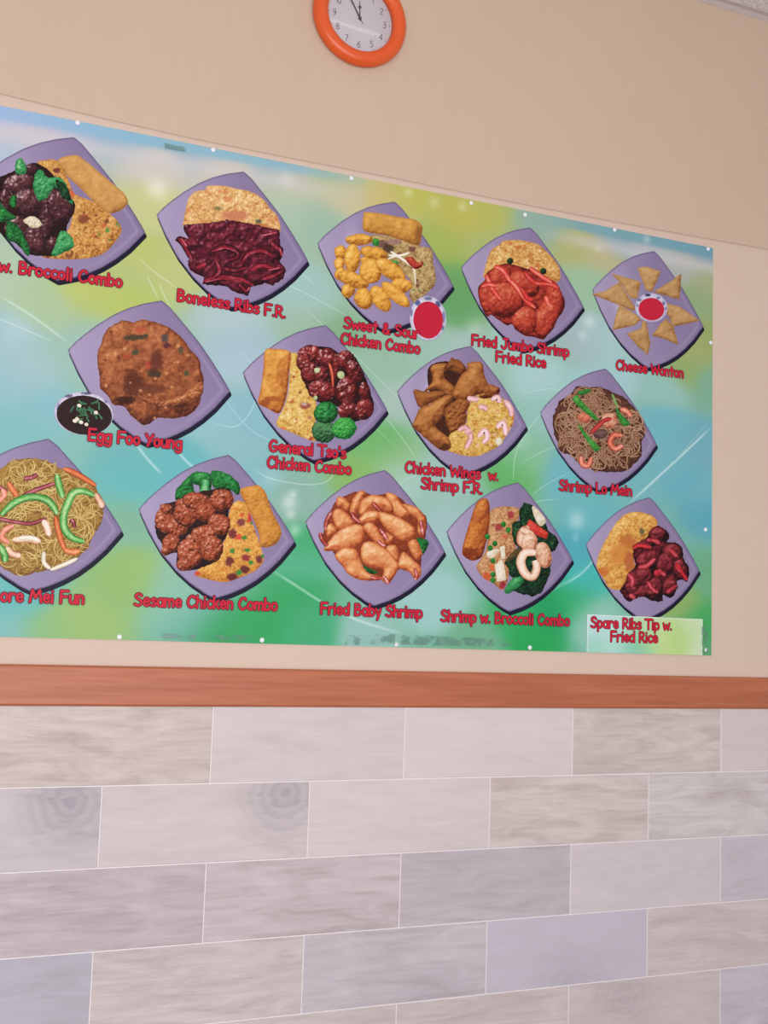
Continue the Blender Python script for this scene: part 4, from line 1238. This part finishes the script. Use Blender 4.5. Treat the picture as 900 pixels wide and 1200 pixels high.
# L: fried baby shrimp
d = Dish((340, 530, 4.2857), (450.8, 552), (521.5, 645.5), 'purple plate picture of a heap of golden fried baby shrimp')
d.piece('shrimp_heap', xy('160 440 200 300 240 240 345 195 420 215 520 212 600 270 680 320 680 420 660 520 650 620 600 600 540 590 500 640 400 630 300 610 230 520 200 480'), [(90, 32, 16), (140, 56, 26), (170, 80, 40)], wob=1)
d.piece('lettuce', xy('635 440 655 430 692 450 688 485 665 512 645 490'), BROC, wob=2, lump=(2, 1.4))
d.piece('lettuce', xy('345 535 380 575 440 600 420 612 380 605 355 580'), BROC, wob=2, lump=(2, 1.4))
FK = dict(dome=6, dw=6, lump=(6, 1.1), fine=(1.8, .12), wob=.7, ao=.6, bias=.08, spec=.15)
for s in ('230 240 258 222 300 258 292 292 240 272', '305 260 345 195 382 205 370 240 332 310 305 315', '178 378 210 358 232 400 190 425', '215 300 250 283 310 330 318 362 250 392 220 350', '480 208 530 213 556 255 602 300 560 335 510 290', '345 300 360 240 420 213 500 240 517 302 440 292 380 322', '560 265 600 262 652 290 682 340 668 420 640 400 640 340 600 310', '340 345 380 300 440 298 450 340 380 358', '440 300 500 310 570 340 627 385 612 430 560 442 500 402 455 350', '480 400 522 430 502 467 458 432', '365 372 400 350 440 380 460 430 482 472 440 462 390 412', '168 490 200 440 250 390 320 362 366 375 370 430 340 477 270 492 210 497', '590 460 630 438 662 500 655 532 628 536', '482 480 530 468 547 540 510 547', '540 560 565 500 600 525 650 570 657 612 630 642 600 602 545 582', '225 520 270 480 330 490 350 530 370 580 400 610 457 625 450 643 360 642 300 617 260 570', '355 490 380 450 430 455 500 500 542 560 537 600 510 645 490 662 460 640 467 590 420 582 365 552'):
    d.piece('fried_shrimp', xy(s), FSHR, **FK)
d.strand('shrimp_tail', [xy(s) for s in ('308 298 322 328 350 352', '210 296 185 340 175 390', '150 402 162 440 190 472', '410 250 430 270 452 295', '438 440 460 462 478 470', '625 580 635 620 625 640', '655 340 662 380 668 415', '470 622 482 640 494 662', '400 626 430 632 455 632', '450 385 470 410 490 440')], 20, SAUCE[:2] + [(206, 80, 70), (240, 190, 190)], spec=.5)
d.text(('Fried Baby Shrimp', (375, 719.3), (494, 724)))

# M: shrimp with broccoli
d = Dish((500, 550, 4.5), (606, 566), (671.8, 655.5), 'purple plate picture of shrimp with broccoli, a leaning egg roll at its left')
d.piece('fried_rice', xy('332 228 380 200 450 197 492 215 482 270 468 340 470 420 432 470 432 560 402 636 350 602 300 572 263 520 280 480 310 430 325 340'), [(96, 50, 28), (170, 108, 62), (206, 152, 96), (230, 190, 140)], **RICEKW, specks=[(8, 1.4, (150, 70, 40)), (445, 240, 20, 20, (170, 44, 50)), (380, 305, 24, 22, (166, 46, 54)), (400, 610, 22, 20, (160, 30, 50)), (345, 515, 16, 18, (230, 100, 50)), (315, 565, 24, 26, (220, 80, 40)), (410, 355, 16, 10, (210, 90, 50))])
d.piece('egg_roll', xy('262 178 300 153 326 165 333 230 325 330 300 440 280 470 240 481 200 462 187 430 205 350 230 270'), ROLL_M, dome=5, dw=6, lump=(5, 1.0), fine=(1.5, .2), specks=[(230, 440, 50, 30, (130, 46, 18))])
for x, y in ((360, 392), (335, 415), (350, 482), (320, 355), (350, 555), (350, 585), (405, 290), (430, 320)):
    d.disc('green_pea', x, y, 14, 15, 0, [(20, 90, 30), (50, 150, 50), (110, 200, 90)], dome=2, wob=.2)
d.piece('white_onion', xy('315 440 360 418 388 425 345 470 318 465'), PALE[1:], smooth=False)
d.piece('white_onion', xy('385 410 412 400 415 470 395 470'), PALE[1:], smooth=False)
d.piece('white_onion', xy('358 505 395 475 408 500 418 582 372 592'), PALE[1:], smooth=False)
d.piece('broccoli_bed', xy('488 220 515 178 550 183 570 200 590 240 620 280 650 330 692 370 687 410 657 450 650 560 600 640 570 667 500 657 440 622 470 560 418 500 430 470 480 420 460 380 453 290 490 270'), DKGREEN, wob=2, lump=(3, 1.8), bias=-.1)
d.piece('broccoli_stem', xy('410 635 440 590 480 560 510 580 485 622 430 655'), BROC_L, wob=.6)
for q in ((470, 535, 40, 36, 0), (665, 385, 28, 40, 0), (530, 215, 26, 34, 0), (575, 610, 48, 48, 0), (480, 320, 26, 50, 10)):
    d.disc('broccoli', *q, DKGREEN, wob=1.5, lump=(2.4, 1.6))
d.piece('mushroom', xy('415 480 450 440 495 410 500 440 460 470 425 490'), [(60, 46, 24), (96, 80, 44), (130, 110, 66)])
d.piece('chicken_strip', xy('556 200 575 200 628 268 605 300 585 285 565 245'), PALE, lump=(3, 1))
d.piece('red_pepper', xy('522 302 542 263 642 335 632 367 575 345'), PEPPER, smooth=False, dome=2, wob=.3)
d.strand('shrimp', [xy('540 305 505 330 495 380 520 400'), xy('495 320 520 325 560 350')], 40, PEACH, taper=.6, spec=.15)
d.disc('shrimp_piece', 540, 385, 42, 52, 20, PEACH, dome=4, lump=(4, 1.2), spec=.2)
d.disc('shrimp_piece', 616, 452, 42, 70, -12, PEACH, dome=4, lump=(4, 1.2), spec=.2)
d.strand('shrimp', [xy('575 440 520 440 496 490 520 550 560 565 580 520 570 480')], 46, PEACH, taper=.6, spec=.2)
d.text(('Shrimp w. Broccoli Combo', (516, 727.8), (666.7, 733.3)))

# N: spare ribs tip
d = Dish((660, 570, 4.5), (760, 583.8), (820.4, 667.8), 'purple plate picture of dark red spare rib tips with yellow fried rice at the lower right')
d.piece('fried_rice', xy('178 430 185 370 215 300 260 220 300 170 350 138 420 138 480 163 497 195 480 240 440 280 380 320 372 380 380 430 340 480 325 535 290 547 240 532 215 490'), RICE_Y[:1] + [(210, 140, 50), (236, 182, 84), (252, 220, 148)], **RICEKW, specks=[(14, 1.8, (214, 130, 50)), (415, 236, 18, 16, (90, 90, 60)), (280, 362, 16, 14, (110, 100, 60)), (340, 290, 50, 40, (196, 110, 50)), (208, 275, 7, 12, (80, 90, 60)), (300, 360, 60, 60, (220, 140, 56)), (350, 400, 30, 60, (190, 100, 50)), (210, 450, 30, 26, (206, 110, 40))])
d.piece('rib_tips', xy('378 312 440 268 460 230 500 207 545 233 560 270 547 295 600 298 632 340 637 390 662 430 656 502 630 492 602 502 602 540 570 587 527 572 522 607 470 602 430 582 380 592 350 607 310 572 298 552 330 500 340 460 382 420 370 370'), RIB[:1] + [(84, 20, 28), (132, 38, 46), (196, 80, 90)], lump=(4, 1.8), lumps=[(500, 250, 50, 40, 0), (580, 350, 55, 50, 0), (450, 390, 70, 50, -20), (620, 440, 40, 60, -20), (540, 410, 50, 60, 0), (370, 510, 50, 70, 0), (480, 540, 50, 65, 0), (565, 530, 40, 60, 30), (430, 300, 60, 30, 0), (430, 470, 50, 50, 0), (410, 560, 50, 40, 0)], wob=1.2, bias=.08)
d.strand('rib_tip', [xy(s) for s in ('368 328 400 310 465 322', '395 425 440 418 485 380', '590 415 620 450 655 495', '500 440 540 470', '445 500 470 540 500 560', '340 460 365 490 360 530', '560 330 600 370', '440 282 480 285 510 300', '545 560 570 540 600 520', '350 570 380 590')], 28, [(70, 12, 20), (130, 26, 38), (186, 40, 52), (226, 90, 100)], spec=.15)
d.disc('red_pepper', 495, 458, 17, 19, 0, [(150, 20, 36), (220, 50, 70), (246, 130, 150)], dome=2)
d.strand('red_pepper_strip', [xy('370 325 400 312 462 322'), xy('595 400 620 440 650 495')], 15, PEPPER[:1] + [(206, 28, 42), (230, 60, 66)])

# ------------------------------------------------------------------ replacement caption sticker, pasted over the banner's corner
m_sheet_y = SHEET_Y - 0.0016
st = tag(bpy.data.objects.new('caption_sticker', None), 'pale green sticker reading Spare Ribs Tip w. Fried Rice, on the lower right banner corner', 'sticker')
COL.objects.link(st)
X, Z = W([687, 822], [722.3, 768])
sx0, sx1, sz0, sz1 = X[0], X[1], 1.3625, 1.4765
nx2, nz2 = 60, 26
XX, ZZ = np.meshgrid(np.linspace(sx0, sx1, nx2), np.linspace(sz0, sz1, nz2))
SK = [(690, 730, 190, 224, 224), (692, 762, 160, 214, 196), (720, 765, 176, 220, 210), (740, 760, 130, 204, 176), (752, 750, 160, 212, 160), (770, 745, 192, 220, 150), (790, 760, 190, 218, 140), (810, 735, 200, 224, 180), (815, 760, 206, 226, 190), (760, 728, 200, 220, 180), (725, 740, 186, 222, 214), (800, 750, 176, 212, 130)]
kx, kz = W([q[0] for q in SK], [q[1] for q in SK])
num, den = 0, 0
for x, z, q in zip(kx, kz, SK):
    w = np.exp(-((XX - x) ** 2 + (ZZ - z) ** 2) / (2 * .03 ** 2)) + 1e-5
    num = num + w[..., None] * np.array(q[2:], float)
    den = den + w
cc = num / den[..., None]
edge_w = np.clip(1 - np.minimum.reduce([XX - sx0, sx1 - XX, ZZ - sz0 + .004, sz1 - ZZ]) / .003, 0, 1)
cc = cc + (np.array((222, 236, 232)) - cc) * edge_w[..., None] * .8
v = [(x, m_sheet_y, z) for x, z in zip(XX.ravel(), ZZ.ravel())]
f = [(j * nx2 + i, j * nx2 + i + 1, (j + 1) * nx2 + i + 1, (j + 1) * nx2 + i) for j in range(nz2 - 1) for i in range(nx2 - 1)]
n = len(v)
v += [(sx0, SHEET_Y - .0009, sz0), (sx1, SHEET_Y - .0009, sz0), (sx1, SHEET_Y - .0009, sz1), (sx0, SHEET_Y - .0009, sz1)]
f += [tuple(range(nx2))[::-1] + (n, n + 1), tuple((nz2 - 1) * nx2 + i for i in range(nx2)) + (n + 2, n + 3), tuple(j * nx2 for j in range(nz2)) + (n + 3, n), tuple(j * nx2 + nx2 - 1 for j in range(nz2))[::-1] + (n + 1, n + 2)]
mesh_obj('sticker_sheet', v, f, M_BACK, st, lin(np.vstack([cc.reshape(-1, 3), np.full((4, 3), 200.)])))
caption(st, [('Spare Ribs Tip w.', (691.8, 735.2), (786.7, 738.4)), ('Fried Rice', (715, 751.6), (770, 753))], m_sheet_y - .0003)

# ------------------------------------------------------------------ clear tape along the torn lower edge
def tape_mat():
    m, nt, b = new_mat('wrinkled_clear_tape')
    tc = node(nt, 'ShaderNodeTexCoord')
    nz = node(nt, 'ShaderNodeTexNoise')
    nz.inputs['Scale'].default_value = 22
    nz.inputs['Detail'].default_value = 3
    nz.inputs['Distortion'].default_value = 1.5
    nt.links.new(tc.outputs['Object'], nz.inputs['Vector'])
    r = node(nt, 'ShaderNodeValToRGB')
    r.color_ramp.elements[0].position = .47
    r.color_ramp.elements[0].color = (.03, .03, .03, 1)
    r.color_ramp.elements[1].position = .56
    r.color_ramp.elements[1].color = (.34, .34, .34, 1)
    nt.links.new(nz.outputs['Fac'], r.inputs['Fac'])
    nt.links.new(r.outputs['Color'], b.inputs['Alpha'])
    b.inputs['Base Color'].default_value = (*lin((120, 160, 150)), 1)
    b.inputs['Roughness'].default_value = 0.2
    return m


TAPE = tape_mat()


def tape(pts, label):
    X, Z = W([p[0] for p in pts], [p[1] for p in pts], 0.008)
    n = len(pts)
    v = [(x, -.0092, z) for x, z in zip(X, Z)] + [(x, -.0088, z) for x, z in zip(X, Z)]
    f = [tuple(range(n)), tuple(range(2 * n - 1, n - 1, -1))] + [(i, n + i, n + (i + 1) % n, (i + 1) % n) for i in range(n)]
    tag(mesh_obj('clear_tape', v, f, TAPE), label, 'tape', 'clear tape along the banner edge')


tape([(404, 756), (408, 744), (470, 743), (520, 746), (566, 748), (600, 750), (600, 757), (520, 756.5), (460, 755)][::-1], 'wrinkled clear tape over the lower banner edge below the Fried Baby Shrimp caption')
tape([(190, 742.5), (250, 744), (300, 745), (300, 751), (190, 748)][::-1], 'short clear tape strip on the lower banner edge below the Sesame Chicken caption')
tape([(193, 168), (218, 173), (217, 178), (193, 174)][::-1], 'small clear tape scrap on the top banner edge left of the boneless ribs plate')
tape([(822.5, 735), (829, 732), (830, 765), (822.5, 766)][::-1], 'torn clear tape beside the pale sticker in the lower right banner corner')

# ------------------------------------------------------------------ push pins
pin_mat = plain_mat('white_pin_plastic', (236, 238, 244), .3, .5, vary=.02)
steel = plain_mat('pin_steel', (170, 172, 176), .25, .5, 1.0)


def lathe(prof, seg=24):
    """profile (radius, height out of the wall) -> verts, faces, axis along -Y"""
    v, f = [], []
    for r, h in prof:
        for k in range(seg):
            a = 2 * math.pi * k / seg
            v.append((r * math.cos(a), -h, r * math.sin(a)))
    for i in range(len(prof) - 1):
        for k in range(seg):
            k2 = (k + 1) % seg
            f.append((i * seg + k, i * seg + k2, (i + 1) * seg + k2, (i + 1) * seg + k))
    return v, f


def make_pin():
    root = bpy.data.objects.new('push_pin', None)
    COL.objects.link(root)
    v, f = lathe([(.0003, .0), (.0052, .0), (.0066, .0008), (.0068, .0018), (.006, .003), (.0042, .0042), (.002, .0048), (.0002, .005)], 20)
    mesh_obj('pin_head', v, f, pin_mat, root, smooth=True)
    v, f = lathe([(.0005, 0.0), (.0005, -.006), (.0001, -.008)], 8)
    mesh_obj('pin_needle', v, f, steel, root)
    return root


pins = [(91, 143.5, 'white push pin at the top banner edge above the beef with broccoli plate'),
        (250, 175.3, 'white push pin at the top banner edge, above and left of the boneless ribs plate'),
        (412, 208.6, 'white push pin at the top banner edge, left of the sweet and sour plate'),
        (552.5, 237.6, 'white push pin at the top banner edge, right of the sweet and sour chicken plate'),
        (615.5, 251.4, 'white push pin at the top banner edge right above the jumbo shrimp plate'),
        (720.5, 269.2, 'white push pin at the top banner edge, left of and above the cheese wonton plate'),
        (830, 291.6, 'white push pin in the top right banner corner'),
        (833, 401.3, 'white push pin on the right banner edge beside the cheese wonton plate'),
        (827, 620.6, 'white push pin on the right banner edge beside the spare rib tips plate'),
        (140, 746.5, 'white push pin at the bottom banner edge, leftmost of the bottom pins'),
        (307.2, 750.2, 'white push pin at the bottom banner edge below the end of the Sesame Chicken caption'),
        (464.6, 755, 'white push pin at the bottom banner edge below the Fried Baby Shrimp caption'),
        (621.2, 759, 'white push pin at the bottom banner edge below the Broccoli Combo caption'),
        (827.8, 761.6, 'white push pin in the bottom right banner corner, beside the pale sticker')]
proto = make_pin()
for i, (x, y, lab) in enumerate(pins):
    if i == 0:
        o = proto
    else:
        o = proto.copy()
        COL.objects.link(o)
        for ch in list(proto.children):
            c = ch.copy()
            COL.objects.link(c)
            c.parent = o
    X, Z = W(x, y, .006)
    o.location = (float(X), SHEET_Y, float(Z))
    tag(o, lab, 'pin', 'white push pins holding the banner')

# ------------------------------------------------------------------ wall clock
CX, CZ = 0.335, 3.157
clock = tag(bpy.data.objects.new('wall_clock', None), 'round orange wall clock with white face high on the tan wall above the banner', 'clock')
COL.objects.link(clock)
clock.location = (CX, -.005, CZ)
orange = plain_mat('orange_glossy_plastic', (226, 90, 34), .32, .5, vary=.02)
v, f = lathe([(.132, .0), (.139, .002), (.143, .010), (.1435, .018), (.141, .026), (.135, .033), (.127, .037), (.118, .0375), (.110, .035), (.104, .030), (.1015, .025), (.1005, .018), (.1005, .012)], 96)
mesh_obj('clock_rim', v, f, orange, clock, smooth=True)
v, f = lathe([(.0001, .012), (.1015, .012), (.1015, .006), (.0001, .006)], 64)
mesh_obj('clock_face', [(a, b, c) for a, b, c in v], f, plain_mat('white_clock_face', (214, 208, 214), .6, .2, vary=.01), clock)
ink = plain_mat('clock_black_ink', (66, 62, 70), .5)
v, f, prims = [], [], []
for h in range(1, 13):
    t = str(h)
    a = math.radians(90 - 30 * h)
    size = .0195
    wd = (sum(G[c][0] for c in t) - .06) * size
    px, pz = .0775 * math.cos(a) - wd / 2, .0775 * math.sin(a) - size / 2
    for c in t:
        for s in G[c][1]:
            prims += stroke_prims([(px + gx * size, pz + gz * size) for gx, gz in s], .0009, 8)
        px += G[c][0] * size
add_union(v, f, prims, -.0124)
mesh_obj('numerals', v, f, ink, clock)
v, f = [], []
for h in range(12):
    a = math.radians(30 * h)
    ribbon(v, f, [(.0945 * math.cos(a), .0945 * math.sin(a)), (.0955 * math.cos(a), .0955 * math.sin(a))], .0012, -.0123)
mesh_obj('hour_marks', v, f, ink, clock)
dark = plain_mat('clock_hand_metal', (78, 70, 80), .4)


def hand(name, deg, length, tail, w0, w1, y, bead=None):
    a = math.radians(90 - deg)
    ux, uz = math.cos(a), math.sin(a)
    nx_, nz_ = -uz, ux
    v, f = [], []
    pr = [(-tail, w1), (0, w0), (length * .75, w0 * .8), (length, w1)]
    for yy in (y, y + .0008):
        v += [(ux * l + nx_ * w, yy, uz * l + nz_ * w) for l, w in pr] + [(ux * l - nx_ * w, yy, uz * l - nz_ * w) for l, w in pr]
    for i in range(3):
        f += [(4 + i, 5 + i, 1 + i, i), (8 + i, 9 + i, 13 + i, 12 + i), (i, i + 1, 9 + i, 8 + i), (4 + i, 12 + i, 13 + i, 5 + i)]
    if bead:
        n = len(v)
        for yy in (y - .0002,):
            for k in range(14):
                t = 2 * math.pi * k / 14
                v.append((ux * bead[0] + bead[1] * math.cos(t), yy, uz * bead[0] + bead[1] * math.sin(t)))
        f.append(tuple(range(n, n + 14)))
    return mesh_obj(name, v, f, dark, clock)


hand('hour_hand', 358, .052, .004, .0017, .0009, -.0135, (.034, .0048))
hand('minute_hand', 330, .078, .008, .0021, .0011, -.0148)
hand('second_hand', 327, .084, .020, .0006, .0005, -.0160)
v, f = lathe([(.0045, .012), (.0045, .0172), (.003, .018), (.0002, .0182)], 20)
mesh_obj('hub', v, f, dark, clock, smooth=True)
m, nt, b = new_mat('clock_lens')
fr = node(nt, 'ShaderNodeFresnel')
fr.inputs['IOR'].default_value = 1.5
tr = node(nt, 'ShaderNodeBsdfTransparent')
gls = node(nt, 'ShaderNodeBsdfGlossy')
tc = node(nt, 'ShaderNodeTexCoord')
nz = node(nt, 'ShaderNodeTexNoise')
nz.inputs['Scale'].default_value = 30
nt.links.new(tc.outputs['Object'], nz.inputs['Vector'])
mr = node(nt, 'ShaderNodeMapRange')
mr.inputs['To Min'].default_value = .05
mr.inputs['To Max'].default_value = .09
nt.links.new(nz.outputs['Fac'], mr.inputs['Value'])
nt.links.new(mr.outputs['Result'], gls.inputs['Roughness'])
mxs = node(nt, 'ShaderNodeMixShader')
nt.links.new(fr.outputs['Fac'], mxs.inputs['Fac'])
nt.links.new(tr.outputs['BSDF'], mxs.inputs[1])
nt.links.new(gls.outputs['BSDF'], mxs.inputs[2])
nt.links.new(mxs.outputs['Shader'], nt.nodes['Material Output'].inputs['Surface'])
v, f = lathe([(.1006, .0225), (.085, .0245), (.06, .0265), (.03, .0278), (.0002, .0282)], 64)
mesh_obj('clock_lens', v, f, m, clock, smooth=True)

# fluorescent batten on the ceiling, out of frame: mirrored in the clock's lens
lamp = tag(bpy.data.objects.new('ceiling_lamp', None), 'slim white fluorescent batten lamp on the ceiling before the clock', 'lamp')
COL.objects.link(lamp)
lamp.location = (0.55, -0.86, CEIL_Z)
lamp.rotation_euler = (0, 0, 0.1)
v, f = [], []
box(v, f, -.33, .33, -.03, .03, -.035, 0)
mesh_obj('lamp_housing', v, f, plain_mat('white_lamp_steel', (224, 222, 220), .4), lamp)
m, nt, b = new_mat('lit_fluorescent_tube')
b.inputs['Emission Color'].default_value = (1, .98, .97, 1)
b.inputs['Emission Strength'].default_value = 4
tc = node(nt, 'ShaderNodeTexCoord')
nz = node(nt, 'ShaderNodeTexNoise')
nt.links.new(tc.outputs['Object'], nz.inputs['Vector'])
nt.links.new(nz.outputs['Fac'], b.inputs['Roughness'])
v, f = lathe([(.0002, -.3), (.013, -.3), (.013, .3), (.0002, .3)], 20)
mesh_obj('lamp_tube', [(-y, x, z - .05) for x, y, z in v], f, m, lamp, smooth=True)
